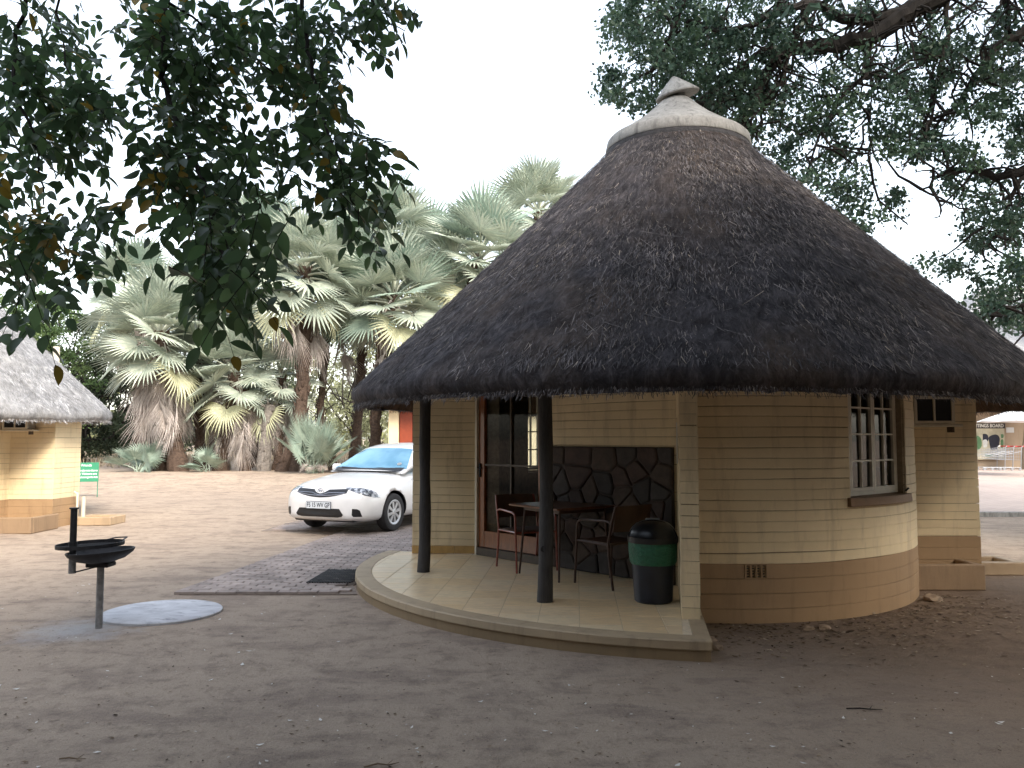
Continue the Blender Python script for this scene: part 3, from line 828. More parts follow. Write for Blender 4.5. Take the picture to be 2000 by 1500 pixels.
# ------------------------------------------------------------------ brick path and parking apron
MAT['joint_sand'] = plain('joint_sand', (.22, .175, .14), .95, .3, 12, .4, .01)
MAT['paver'] = plain('concrete_paver', (.30, .245, .215), .88, .38, 2.6, .5, .006, rnd=.35)
def pavers(name, x0, x1, y0, y1, skip, ang=0.0, edge=None, seed=5, cut=None):
    rn = random.Random(seed)
    base = MB().prism([(x0 - .005, y0 - .005), (x1 + .005, y0 - .005), (x1 + .005, y1 + .005), (x0 - .005, y1 + .005)] if edge is None else edge, -.06, .012).build(name, MAT['joint_sand'])
    tag(base, kind='structure'); fixn(base.data)
    pw, pl, g = .105, .21, .004
    var = []
    for k in range(6):
        b = .006
        m = MB()
        X, Y = pl / 2 - g, pw / 2 - g; j = [rn.uniform(-.002, .002) for _ in range(8)]
        poly = [(-X + j[0], -Y + j[1]), (X + j[2], -Y + j[3]), (X + j[4], Y + j[5]), (-X + j[6], Y + j[7])]
        m.prism(poly, .0, .034, .005); var.append(mesh('paver', m.v, m.f))
    spots = []
    # stretcher rows running across the path
    rows = int((y1 - y0) / pw) + 1
    for r in range(rows):
        y = y0 + pw * (r + .5)
        off = 0 if r % 2 == 0 else pl / 2
        x = x0 - off + pl / 2
        while x < x1 + pl:
            if cut is not None:
                q = [(x - pl / 2 + g, y - pw / 2 + g), (x + pl / 2 - g, y - pw / 2 + g), (x + pl / 2 - g, y + pw / 2 - g), (x - pl / 2 + g, y + pw / 2 - g)]
                c_ = clip(q, *cut)
                if len(c_) >= 3 and abs(poly_area(c_)) < abs(poly_area(q)) * .98 and not skip(x + .2, y):
                    if abs(poly_area(c_)) > .0015: MB().prism(c_, .0, .033, .004).build('paver', MAT['paver'], base)
                    x += pl; continue
            if not skip(x, y): spots.append((x, y, 0.0))
            x += pl
    spots.sort(key=lambda s: math.hypot(s[0], s[1]))
    for i, (x, y, a) in enumerate(spots[:250]):
        o = link('paver', var[rn.randrange(6)].copy() if i < 6 else rn.choice(var), base, loc=(x, y, rn.uniform(-.003, .002)), rot=(rn.uniform(-.012, .012), rn.uniform(-.008, .008), rn.uniform(-.02, .02) + a))
    rest = MB()
    for x, y, a in spots[250:]:
        m = rn.choice(var); dz = rn.uniform(-.003, .002)
        rest.add([(v.co.x + x, v.co.y + y, v.co.z + dz) for v in m.vertices], [tuple(p.vertices) for p in m.polygons])
    if rest.v:
        o = rest.build('paver_field', MAT['paver'], base); tag(o, kind='stuff')
    for m in var: m.materials.append(MAT['paver'])
    for o in base.children:
        if not o.data.materials: o.data.materials.append(MAT['paver'])
    return base
def in_hut(x, y): return math.hypot(x - HC[0], y - HC[1]) < 3.86 and y < 10.62 or (y > 10.3 and x > -1.5 and math.hypot(x - HC[0], y - HC[1]) < 3.5)
def path_left(y): return -3.46 + (y - 8.55) * .105
pavers('brick_path', -3.46, -1.0, 8.50, 14.2, lambda x, y: x < path_left(y) - .02 or in_hut(x, y) or x > -1.05 , edge=[(-3.40, 8.49), (-1.58, 8.49), (-1.72, 9.0), (-1.6, 10.7), (-1.0, 10.75), (-1.0, 14.21), (-2.80, 14.21)], cut=((-.9945, .1044), .9945 * 3.46 + .1044 * 8.55))
pavers('parking_apron', -4.3, -0.6, 14.24, 18.9, lambda x, y: x < -4.2 + .1 * (y - 14.24), edge=[(-4.32, 14.23), (-.6, 14.23), (-.6, 19), (-3.9, 19)], seed=8)

# ------------------------------------------------------------------ concrete disc and the barbecue stand
MAT['ashcem'] = None
def disc():
    t = NT('whitened_concrete'); w = t.coord('world'); n = t.noise(w, 3.2, 7, .65, .8); n2 = t.noise(t.coord('world', (1, 3, 1)), 4.5, 6, .7, .6)
    c = t.ramp(n, [(.3, (.40, .40, .42)), (.65, (.62, .62, .64))])
    c = t.mix(t.ramp(n2, [(.55, 0.0), (.66, .75)]), c, (.17, .175, .20)); t.col(c); t.b.inputs['Roughness'].default_value = .9
    t.bump(t.noise(w, 30, 6), .3, .006)
    o = MB().lathe([(.0001, -.05), (.515, -.05), (.52, .018), (.508, .028), (.25, .032), (.0001, .033)], 72, wob=lambda th, z: noise.noise(Vector((math.cos(th) * 2, math.sin(th) * 2, 5))) * .03).build('concrete_disc', t.m, None, True, loc=(-3.2, 7.62, 0))
    tag(o, 'round whitewashed concrete disc set in the sand beside the barbecue', 'concrete disc')
disc()

def braai():
    B = empty('barbecue_stand', (-3.49, 7.04, 0), 0, 'black iron barbecue bowl with swing grill on a steel post', 'barbecue')
    MB().tube([(0, 0, -.1), (0, 0, .515)], .029, 16).build('post', MAT['steel'], B, True)
    MB().box((0, 0, .532), (.19, .15, .035), None, .006).build('bowl_plate', MAT['iron'], B)
    Mt = Matrix.Rotation(R(-3.5), 3, 'Y')
    prof = [(.0001, .0), (.10, .004), (.19, .03), (.255, .075), (.268, .098), (.268, .106), (.258, .106), (.245, .082), (.18, .042), (.09, .018), (.0001, .015)]
    MB().lathe(prof, 56, c=(.0, 0, .545), M=Mt).build('fire_bowl', MAT['iron'], B, True)
    # side arm and sleeve
    MB().box((-.125, -.01, .49), (.21, .035, .012), Matrix.Rotation(R(-14), 3, 'Y')).build('side_arm', MAT['iron'], B)
    s = MB().tube([(-.232, -.02, .46), (-.232, -.02, .62)], .03, 14); s.build('sleeve', MAT['steel'], B, True)
    s = MB().tube([(-.232, -.02, .62), (-.232, -.02, 1.0)], .0275, 14).tube([(-.232, -.02, 1.0), (-.232, -.02, 1.012)], .038, 14); s.build('upright', MAT['iron'], B, True)
    # swing grill: a hoop with a welded mesh
    g = empty('grill', (-.125, .06, .690)); g.parent = B; g.rotation_euler = (0, R(-2), 0)
    N = 48; r0, r1 = .268, .261; V = []; Fs = []
    for i in range(N):
        a = 2 * math.pi * i / N
        for rr, z in ((r0, -.014), (r0, .016), (r1, .016), (r1, -.014)): V.append((rr * math.cos(a), rr * math.sin(a), z))
    for i in range(N):
        j = (i + 1) % N
        for k in range(4): Fs.append((i * 4 + k, j * 4 + k, j * 4 + (k + 1) % 4, i * 4 + (k + 1) % 4))
    hoop = link('hoop', mesh('hoop', V, Fs, MAT['iron']), g); fixn(hoop.data)
    m = MB()
    for k in range(-10, 11):
        x = k * .0245; y = math.sqrt(max(0, .26 ** 2 - x * x)); m.tube([(x, -y, -.010), (x, y, -.010)], .0026, 5)
    for k in range(-10, 11, 2):
        y = k * .0245; x = math.sqrt(max(0, .26 ** 2 - y * y)); m.tube([(-x, y, -.015), (x, y, -.015)], .003, 5)
    m.build('grill_mesh', MAT['iron'], g)
    MB().tube([(.02, .262, .012), (.06, .33, .02), (.16, .33, .02), (.19, .19, .012)], .006, 6).build('grill_handle', MAT['iron'], g, True)
    c = MB().tube([(-.232 , -.02, .675), (-.232, -.02, .725)], .036, 14); c.build('grill_collar', MAT['iron'], B, True)
braai()

# ------------------------------------------------------------------ doormat
def doormat():
    D = empty('doormat', (-1.96, 9.42, .036), R(-3), 'black slatted rubber doormat lying on the brick path', 'doormat')
    n = 17; W, L = .50, .90
    for i in range(n):
        x = -W / 2 + W * (i + .5) / n
        pts = [(x + .004 * math.sin(k * 2.1 + i), -L / 2 + L * k / 12, .009 + .002 * math.sin(k * 1.9 + i * 2)) for k in range(13)]
        MB().tube(pts, .0074, 6).build('slat', MAT['rubber'], D, True)
    for k in range(6):
        y = -L / 2 + L * (k + .5) / 6
        MB().box((0, y, .006), (W, .014, .008)).build('tie_strip', MAT['rubber'], D)
MAT['rubber'] = plain('black_rubber', (.018, .018, .021), .7, .3, 20, .2)
doormat()

# ------------------------------------------------------------------ veranda furniture
FZ = .1495
MAT['red_tube'] = plain('red_brown_tube', (.25, .055, .032), .35, .3, 14, .1, coat=.3)
MAT['dark_tube'] = plain('dark_brown_tube', (.06, .030, .022), .4, .3, 14, .1)
MAT['seat'] = plain('brown_vinyl', (.075, .036, .022), .45, .3, 8, .2)
MAT['tabletop'] = plain('stained_tabletop', (.13, .050, .028), .3, .4, 5, .1, .003, stretch=(1, 4, 1), coat=.3)
def armchair(p_back_l, fwd, label, tube, group):
    """origin at the middle of the four feet; +x forward, +y left"""
    A = empty('armchair', (*p_back_l, FZ), math.atan2(fwd[1], fwd[0]), label, 'chair', group)
    W, Dp = .245, .25
    for s in (1, -1):
        y = s * W
        MB().tube([(-Dp - .03, y, 0), (-Dp + .02, y, .30), (-Dp + .03, y, .44), (-Dp - .02, y, .64), (-Dp - .07, y * .97, .80)], .0125, 8).build('back_leg', tube, A, True)
        MB().tube([(Dp + .02, y, 0), (Dp - .01, y, .40), (Dp - .02, y, .58), (Dp - .04, y, .622), (Dp - .09, y, .64), (-Dp + .06, y, .652), (-Dp - .015, y, .63)], .0125, 8).build('front_leg_and_arm', tube, A, True)
        MB().tube([(-Dp + .03, y, .42), (Dp - .01, y, .43)], .010, 6).build('side_rail', tube, A, True)
    MB().tube([(Dp - .01, -W, .425), (Dp - .01, W, .425)], .010, 6).build('front_rail', tube, A, True)
    # seat pad, gently dished
    n = 8; V = []; Fs = []
    for i in range(n + 1):
        for k in range(n + 1):
            x = -.23 + .46 * i / n; y = -.225 + .45 * k / n; e = max(abs(2 * i / n - 1), abs(2 * k / n - 1)); V.append((x, y, .452 - .012 * (1 - e * e) - (.012 if e > .99 else 0)))
    top = len(V)
    for i in range(n):
        for k in range(n): Fs.append((i * (n + 1) + k, (i + 1) * (n + 1) + k, (i + 1) * (n + 1) + k + 1, i * (n + 1) + k + 1))
    m = MB().add(V, Fs); m.add([(-.23, -.225, .418), (.23, -.225, .418), (.23, .225, .418), (-.23, .225, .418)], [(3, 2, 1, 0)])
    for a, b, c, d in (((0, 0), (n, 0), 0, 1), ((n, 0), (n, n), 1, 2), ((n, n), (0, n), 2, 3), ((0, n), (0, 0), 3, 0)):
        m.f.append((a[0] * (n + 1) + a[1], top + c, top + d, b[0] * (n + 1) + b[1]))
    m.build('seat', MAT['seat'], A)
    # curved backrest
    V = []; Fs = []; N = 10
    for i in range(N + 1):
        y = -W + .006 + (2 * W - .012) * i / N; bow = -.035 * (1 - (y / W) ** 2)
        for x, z in ((-.262, .55), (-.278, .55), (-.330, .80), (-.316, .805)): V.append((x + bow, y, z))
    for i in range(N):
        for k in range(4): Fs.append((i * 4 + k, (i + 1) * 4 + k, (i + 1) * 4 + (k + 1) % 4, i * 4 + (k + 1) % 4))
    Fs += [(0, 1, 2, 3), (N * 4 + 3, N * 4 + 2, N * 4 + 1, N * 4)]
    o = MB().add(V, Fs).build('backrest', MAT['seat'], A, True)
    return A
armchair((.164, 9.26), (.41, -.91), 'red tubular armchair by the hut door, left of the table', MAT['red_tube'], 'veranda armchairs')
armchair((.99, 8.285), (-.60, .80), 'dark tubular armchair between the table and the rubbish bin', MAT['dark_tube'], 'veranda armchairs')

def table():
    ang = math.atan2(-.57, .395)
    T = empty('table', (.56, 8.84, FZ), ang, 'square brown veranda table between the two armchairs', 'table')
    MB().box((0, 0, .735), (.86, .86, .024), None, .006).build('tabletop', MAT['tabletop'], T)
    MB().box((0, 0, .70), (.62, .62, .045), None, .004).build('apron', MAT['dark_tube'], T)
    for sx in (-1, 1):
        for sy in (-1, 1): MB().tube([(sx * .345, sy * .345, 0), (sx * .30, sy * .30, .70)], [.011, .014], 8).build('leg', MAT['dark_tube'], T, True)
table()

def bin_():
    B = empty('rubbish_bin', (1.262, 7.42, FZ), R(-10), 'dark blue dome-lidded rubbish bin with green liner beside the pillar', 'bin')
    navy = plain('navy_plastic', (.014, .018, .032), .38, .25, 8, .1)
    lidm = plain('black_lid_plastic', (.011, .012, .015), .3, .2, 8, .1)
    green = NT('green_bin_liner'); w = green.coord('world', (1, 1, 2)); n = green.noise(w, 14, 7, .7, 1.5)
    green.col(green.ramp(n, [(.3, (.012, .10, .055)), (.7, (.03, .19, .105))])); green.b.inputs['Roughness'].default_value = .32; green.bump(n, 1.0, .02)
    MB().lathe([(.0001, .0), (.155, .0), (.168, .012), (.198, .50), (.206, .52), (.206, .55), (.19, .55), (.185, .50), (.16, .03), (.0001, .02)], 44).build('body', navy, B, True)
    MB().lathe([(.188, .345), (.1975, .335), (.209, .36), (.213, .45), (.216, .53), (.212, .545)], 60, wob=lambda th, z: .012 * math.sin(th * 9 + z * 20) * (1 if z > .35 else .4) + noise.noise(Vector((math.cos(th) * 5, math.sin(th) * 5, z * 14))) * .03 + (.0)).build('liner', green.m, B, True)
    MB().lathe([(.222, .525), (.226, .535), (.226, .575), (.215, .585), (.205, .62), (.185, .655), (.15, .69), (.10, .712), (.05, .722), (.0001, .725)], 44).build('lid', lidm, B, True)
    MB().box((-.0, .03, .722), (.13, .035, .022), None, .008).build('lid_handle', plain('grey_handle', (.25, .26, .27), .4), B)
    a = MB(); pts = [(.215 * math.cos(t), -.012 - .0 , .55 + .172 * math.sin(t)) for t in np.linspace(.12, math.pi - .12, 16)]
    pts = [(x * 1.0, -.06 + 0, z) for x, y, z in pts]
    a.tube(pts, .008, 6); a.build('lid_rib', lidm, B, True)
bin_()

def notice():
    c = (HC[0] - .182 * 2.45 - .983 * .084, HC[1] - .983 * 2.45 + .182 * .084)
    m = MB().box((0, 0, 0), (.006, .22, .36)); 
    o = m.build('wall_notice', MAT['paper'], None, loc=(c[0], c[1], 1.56), rot=(0, 0, math.atan2(.983, .182) - math.pi / 2)); tag(o, 'white paper notice fixed to the inner face of the veranda pillar', 'notice')
MAT['paper'] = plain('white_paper', (.62, .62, .62), .8, .05, 4, 0)
notice()
# ------------------------------------------------------------------ the car
def car():
    C = empty('parked_car', (-2.77, 14.33, .036), math.atan2(-.91, -.416), 'white sedan parked on the brick apron, half hidden behind the dark thatched hut', 'car')
    paint = NT('white_car_paint'); paint.col((.80, .80, .80)); paint.b.inputs['Roughness'].default_value = .28; paint.b.inputs['Coat Weight'].default_value = .7; paint.b.inputs['Coat Roughness'].default_value = .05
    nz = paint.noise(paint.coord('object'), 3, 4); paint.col(paint.ramp(nz, [(.3, (.76, .76, .76)), (.7, (.82, .82, .82))])); paint = paint.m
    blackp = plain('black_car_trim', (.012, .012, .014), .4, .2, 10, .05)
    tyrem = plain('tyre_rubber', (.022, .022, .024), .75, .3, 14, .2)
    silver = plain('silver_hubcap', (.52, .53, .55), .35, .08, 9, 0, metal=.4)
    chrome = plain('chrome_trim', (.55, .56, .60), .2, .05, 5, 0, metal=.9)
    ws = NT('windscreen_glass'); ws.b.inputs['Base Color'].default_value = (.10, .30, .44, 1); ws.b.inputs['Metallic'].default_value = .55; ws.b.inputs['Roughness'].default_value = .06
    nw = ws.noise(ws.coord('object', (1, 1, 1)), 2.2, 3, .5); ws.col(ws.ramp(nw, [(.35, (.16, .38, .52)), (.65, (.30, .56, .70))])); ws = ws.m  # blue sky reflection is painted into the glass base colour
    lampm = NT('headlamp_lens'); v = lampm.coord('object'); nn = lampm.noise(v, 16, 4, .6); lampm.col(lampm.ramp(nn, [(.44, (.05, .055, .07)), (.52, (.30, .32, .35)), (.6, (.62, .64, .68))])); lampm.b.inputs['Roughness'].default_value = .08; lampm.b.inputs['Metallic'].default_value = .3; lampm.b.inputs['Coat Weight'].default_value = 1; lampm = lampm.m
    X = [.93, .922, .905, .87, .80, .70, .55, .35, .12, -.15, -.40, -.70, -1.1, -1.6, -2.1, -2.6, -2.9, -3.15, -3.35, -3.48, -3.56, -3.60]
    Wd = [.40, .52, .61, .69, .765, .82, .855, .872, .88, .882, .882, .88, .88, .88, .88, .878, .87, .85, .815, .76, .69, .56]
    Ht = [.56, .615, .66, .715, .765, .80, .835, .872, .908, .945, .975, .985, .985, .985, .99, 1.0, 1.02, 1.05, 1.06, 1.04, .98, .86]
    Bt = [.36, .30, .26, .235, .215, .20, .19, .19, .19, .19, .19, .19, .19, .19, .19, .19, .20, .22, .25, .28, .32, .42]
    sec = [(0, 1), (.3, .997), (.55, .985), (.72, .965), (.83, .93), (.91, .865), (.96, .77), (.985, .66), (1, .54), (1, .42), (.995, .30), (.985, .19), (.965, .10), (.92, .03), (.8, 0), (.4, 0), (0, 0)]
    xs = np.linspace(.93, -3.60, 110)
    xs = np.concatenate([np.linspace(.93, .70, 22)[:-1], np.linspace(.70, -3.40, 80), np.linspace(-3.42, -3.60, 10)])
    def sm(xq, arr):
        return float(np.interp(-xq, [-a for a in X], arr))
    V = []; Fs = []; k = None
    for xq in xs:
        w, h, b = sm(xq, Wd), sm(xq, Ht), sm(xq, Bt)
        half = [(y * w, b + (h - b) * z) for y, z in sec]
        ring = half + [(-y, z) for y, z in half[-2:0:-1]]; k = len(ring)
        # crown the bonnet: raised centre, dropped flanks near the front
        V += [(xq - (.05 * (1 - math.cos(min(1, abs(y) / .7) * 1.2)) if xq > .5 else 0), y, z) for y, z in ring]
    n = len(xs)
    for i in range(n - 1):
        for j in range(k): Fs.append((i * k + j, (i + 1) * k + j, (i + 1) * k + (j + 1) % k, i * k + (j + 1) % k))
    Fs.append(tuple(range(k))); Fs.append(tuple((n - 1) * k + j for j in range(k - 1, -1, -1)))
    me = mesh('body', V, Fs, paint); fixn(me)
    bo = link('body', me, C)
    # relax once so the loft steps disappear, then cut the wheel arches
    bm = bmesh.new(); bm.from_mesh(me)
    for _ in range(4): bmesh.ops.smooth_vert(bm, verts=bm.verts[:], factor=.4, use_axis_x=True, use_axis_y=True, use_axis_z=True)
    bm.to_mesh(me); bm.free()
    cutters = []
    for wx in (0, -2.6):
        for s in (1, -1):
            m = MB().lathe([(.0001, 0), (.362, 0), (.362, .36), (.0001, .36)], 48, M=Matrix.Rotation(R(-90 * s), 3, 'X'), c=(wx, s * .62, .325))
            c = m.build('arch_cutter', blackp, C); fixn(c.data); cutters.append(c)
            md = bo.modifiers.new('arch', 'BOOLEAN'); md.object = c; md.operation = 'DIFFERENCE'; md.solver = 'EXACT'
    bpy.context.view_layer.update()
    dg = bpy.context.evaluated_depsgraph_get()
    nm = bpy.data.meshes.new_from_object(bo.evaluated_get(dg)); bo.modifiers.clear(); bo.data = nm; nm.name = 'body'
    for c in cutters: bpy.data.objects.remove(c)
    nm.materials.clear(); nm.materials.append(paint); nm.materials.append(blackp)
    for p in nm.polygons:
        c = p.center
        inarch = any(math.hypot(c.x - wx, c.z - .325) < .356 for wx in (0, -2.6)) and abs(c.y) < .90
        onarch = any(abs(math.hypot(c.x - wx, c.z - .325) - .362) < .006 and abs(p.normal.y) < .5 and p.normal.x * (c.x - wx) + p.normal.z * (c.z - .325) < 0 for wx in (0, -2.6))
        p.material_index = 1 if (inarch or onarch) else 0
        p.use_smooth = not (inarch or onarch)
    bmx = bmesh.new(); bmx.from_mesh(nm); bvh = BVHTree.FromBMesh(bmx)
    # ---- greenhouse
    gx = [-.36, -.50, -.70, -.95, -1.15, -1.35, -1.6, -1.9, -2.2, -2.5, -2.75, -3.0, -3.2, -3.3]
    gz_ = [.985, 1.05, 1.165, 1.30, 1.395, 1.445, 1.475, 1.485, 1.478, 1.45, 1.40, 1.25, 1.10, 1.03]
    V = []; Fs = []; gs = np.linspace(-.36, -3.3, 44)
    for xq in gs:
        zt = float(np.interp(-xq, [-a for a in gx], gz_)); hb = .90; f = (zt - hb) / .58
        wb = .845; wt = wb - .24 * max(0, f) ** 1.0
        half = [(0, zt + .0), (wt * .45, zt - .004), (wt * .75, zt - .016), (wt * .92, zt - .04), (wt, zt - .08 * max(.3, f)), (wb * .45 + wt * .55, hb + (zt - hb) * .5), (wb, hb)]
        ring = half + [(-y, z) for y, z in half[-2::-1]][:-1] ; kk = len(ring)
        V += [(xq, y, z) for y, z in ring]
    for i in range(len(gs) - 1):
        for j in range(kk): Fs.append((i * kk + j, (i + 1) * kk + j, (i + 1) * kk + (j + 1) % kk, i * kk + (j + 1) % kk))
    Fs.append(tuple(range(kk))); Fs.append(tuple((len(gs) - 1) * kk + j for j in range(kk - 1, -1, -1)))
    gm = mesh('cabin', V, Fs, paint); fixn(gm)
    bm = bmesh.new(); bm.from_mesh(gm)
    for _ in range(2): bmesh.ops.smooth_vert(bm, verts=bm.verts[:], factor=.4, use_axis_x=True, use_axis_y=True, use_axis_z=True)
    bm.to_mesh(gm); gm.shade_smooth(); link('cabin', gm, C)
    gb = BVHTree.FromBMesh(bm)
    def patch(name, pts, d, tree, mat, off=.004, cuts=3, parent=C):
        """outline of 3-D points laid onto the surface along direction d"""
        b = bmesh.new(); vs = [b.verts.new(p) for p in pts]; b.faces.new(vs)
        bmesh.ops.triangulate(b, faces=b.faces[:])
        for _ in range(cuts): bmesh.ops.subdivide_edges(b, edges=b.edges[:], cuts=1, use_grid_fill=True)
        bmesh.ops.triangulate(b, faces=b.faces[:])
        d = Vector(d).normalized()
        for v in b.verts:
            hit = tree.ray_cast(v.co - d * 2.0, d)
            v.co = (hit[0] if hit[0] is not None else tree.find_nearest(Vector((v.co.x, v.co.y, min(v.co.z, 1.0))))[0]) - d * off
        bmesh.ops.recalc_face_normals(b, faces=b.faces[:])
        q = bpy.data.meshes.new(name); b.to_mesh(q); b.free(); q.materials.append(mat); q.shade_smooth()
        return link(name, q, parent)
    dn = (0, 0, -1)
    # windscreen
    top = [( -1.13, y, 2) for y in np.linspace(.52, -.52, 9)]
    bot = [( -.415 - .10 * (y / .77) ** 2, y, 2) for y in np.linspace(-.77, .77, 11)]
    wsn = patch('windscreen', top + bot, dn, gb, ws, .005, 3)
    MB().box((-.345, .0, .985), (.07, 1.40, .012), None, .006).build('wiper_cowl', blackp, C)
    patch('windscreen_base', [(-.405, y, 2) for y in np.linspace(.70, -.70, 9)] + [(-.455 - .10 * (y / .77) ** 2, y, 2) for y in np.linspace(-.72, .72, 9)], dn, gb, blackp, .008, 3)
    for y0 in (.58, -.05):
        MB().tube([(-.47, y0, 1.022), (-.475, y0 - .25, 1.035), (-.50, y0 - .55, 1.045)], .009, 5).build('wiper', blackp, C, True)
    hit = gb.ray_cast(Vector((-.62, .56, 3)), Vector((0, 0, -1)))
    nrm = hit[1]; dz = MB().lathe([(.0001, 0), (.043, 0)], 20); do = dz.build('licence_disc', MAT['paper'], C); do.location = hit[0] + nrm * .012; do.rotation_euler = nrm.to_track_quat('Z', 'Y').to_euler()
    # side windows
    for s in (1, -1):
        z0 = .99
        for pts in ([(-.74, z0), (-.98, 1.20), (-1.20, 1.345), (-1.66, 1.395), (-1.66, z0)], [(-1.74, z0), (-1.74, 1.395), (-2.25, 1.38), (-2.62, 1.27), (-2.66, z0)]):
            patch('side_window', [(x, s * 2, z) for x, z in pts], (0, -s, 0), gb, ws, .004, 3)
    patch('rear_window', [(-2.78, y, 2) for y in np.linspace(-.5, .5, 6)] + [(-3.2, y, 2) for y in np.linspace(.66, -.66, 6)], dn, gb, ws, .004, 3)
    fr = (-1, 0, 0)
    # upper grille: dark gap with two bright bars, dipping round the badge
    def gy(z_of): return [(2, y, z_of(y)) for y in np.linspace(-.50, .50, 21)]
    up = lambda y: .722 + .022 * (abs(y) / .5) - (.058 * max(0, 1 - (abs(y) / .15) ** 2) if abs(y) < .15 else 0)
    lo = lambda y: .602 + .075 * (abs(y) / .5) ** 2
    G = patch('upper_grille', gy(up) + gy(lo)[::-1], fr, bvh, blackp, .004, 2)
    def bar(name, zf, ya, yb, r, mat, parent):
        P = []
        for y in np.linspace(ya, yb, 16):
            h = bvh.ray_cast(Vector((2, y, zf(y))), Vector(fr))
            if h[0] is not None: P.append(h[0] + Vector((.006, 0, 0)))
        return MB().tube(P, r, 6).build(name, mat, parent, True)
    bar('grille_bar', lambda y: .675 + .02 * abs(y) - (.05 * max(0, 1 - (abs(y) / .16) ** 2) if abs(y) < .16 else 0) * .6, -.47, .47, .0045, chrome, G)
    bar('grille_bar', lambda y: .632 + .045 * (abs(y) / .5) ** 2, -.46, .46, .0045, chrome, G)
    # badge: three interlocked ovals
    h = bvh.ray_cast(Vector((2, 0, .705)), Vector(fr)); bc = h[0] + Vector((.014, 0, 0))
    e = MB()
    for ry, rz, dy, dz2 in ((.058, .040, 0, 0), (.021, .036, 0, -.002), (.040, .015, 0, .018)):
        e.tube([bc + Vector((.004 * math.cos(t) * 0, ry * math.cos(t) + dy, rz * math.sin(t) + dz2)) for t in np.linspace(0, 2 * math.pi, 25)], .0055, 5, False)
    e.build('badge', chrome, C, True)
    # lower intake, fog lamp pockets
    lg = patch('lower_grille', [(2, y, .425 - .0 * abs(y)) for y in np.linspace(-.40, .40, 9)] + [(2, .47, .33), (2, .44, .30)] + [(2, y, .285) for y in np.linspace(.36, -.36, 7)] + [(2, -.44, .30), (2, -.47, .33)], fr, bvh, blackp, .010, 3)
    for z in (.325, .358, .392): bar('grille_bar', lambda y, z=z: z, -.42, .42, .004, tyrem, lg)
    for s in (1, -1):
        dd = Vector((-.80, -.60 * s, 0)).normalized(); sd = Vector((-dd.y, dd.x, 0))
        def q(yy, zz, ctr=(.80, .66)): 
            c = Vector((ctr[0], ctr[1] * s, 0)); return tuple(c - dd * .6 + sd * yy * s + Vector((0, 0, zz)))
        patch('fog_lamp_pocket', [q(-.085, .30), q(.06, .30), q(.085, .33), q(.08, .43), q(-.0, .425), q(-.045, .40)], dd, bvh, blackp, .003, 2)
        # headlamp wraps from beside the grille round to the wing
        d2 = Vector((-.66, -.75 * s, 0)).normalized(); s2 = Vector((-d2.y, d2.x, 0))
        c2 = Vector((.62, .70 * s, 0))
        def hq(yy, zz): return tuple(c2 - d2 * .8 + s2 * yy * s + Vector((0, 0, zz)))
        hl = patch('headlight', [hq(-.245, .588), hq(-.12, .600), hq(.02, .633), hq(.15, .672), hq(.25, .715), hq(.315, .762), hq(.20, .765), hq(.06, .752), hq(-.08, .728), hq(-.17, .682)], d2, bvh, lampm, .005, 3)
    # bonnet shut line and bumper crease
    MB().tube([Vector(bvh.ray_cast(Vector((2, y, .772 if False else .755 - .0 * y)), Vector(fr))[0]) + Vector((.001, 0, 0)) for y in np.linspace(-.5, .5, 12)], .0025, 4).build('bonnet_gap', blackp, C, True)
    # number plate
    ph = bvh.ray_cast(Vector((2, 0, .47)), Vector(fr)); px = ph[0].x + .022
    pl = MB().box((px, 0, .475), (.010, .50, .122), None, .003).build('number_plate', plain('plate_frame_blue', (.03, .04, .07), .5), C)
    MB().box((px + .006, 0, .475), (.004, .482, .106)).build('plate_face', plain('plate_white', (.66, .70, .74), .5, .04, 5, 0), pl)
    tm = text_mesh('FS 15 WV GP', .105, plain('plate_letters', (.012, .016, .03), .5, .05, 5, 0), bold=.0012)
    xsz = [v.co.x for v in tm.vertices]; kx = .45 / (max(xsz) - min(xsz))
    for v in tm.vertices: v.co.x *= kx
    to = link('plate_lettering', tm, pl); to.rotation_euler = (R(90), 0, R(90)); to.location = (px + .0095, 0, .475)
    # mirrors
    for s in (1, -1):
        m = MB().box((-.88, s * .985, 1.02), (.11, .20, .135), None, .035).build('wing_mirror', paint, C, True)
        MB().box((-.86, s * .90, .965), (.06, .10, .04), None, .01).build('mirror_stalk', blackp, m)
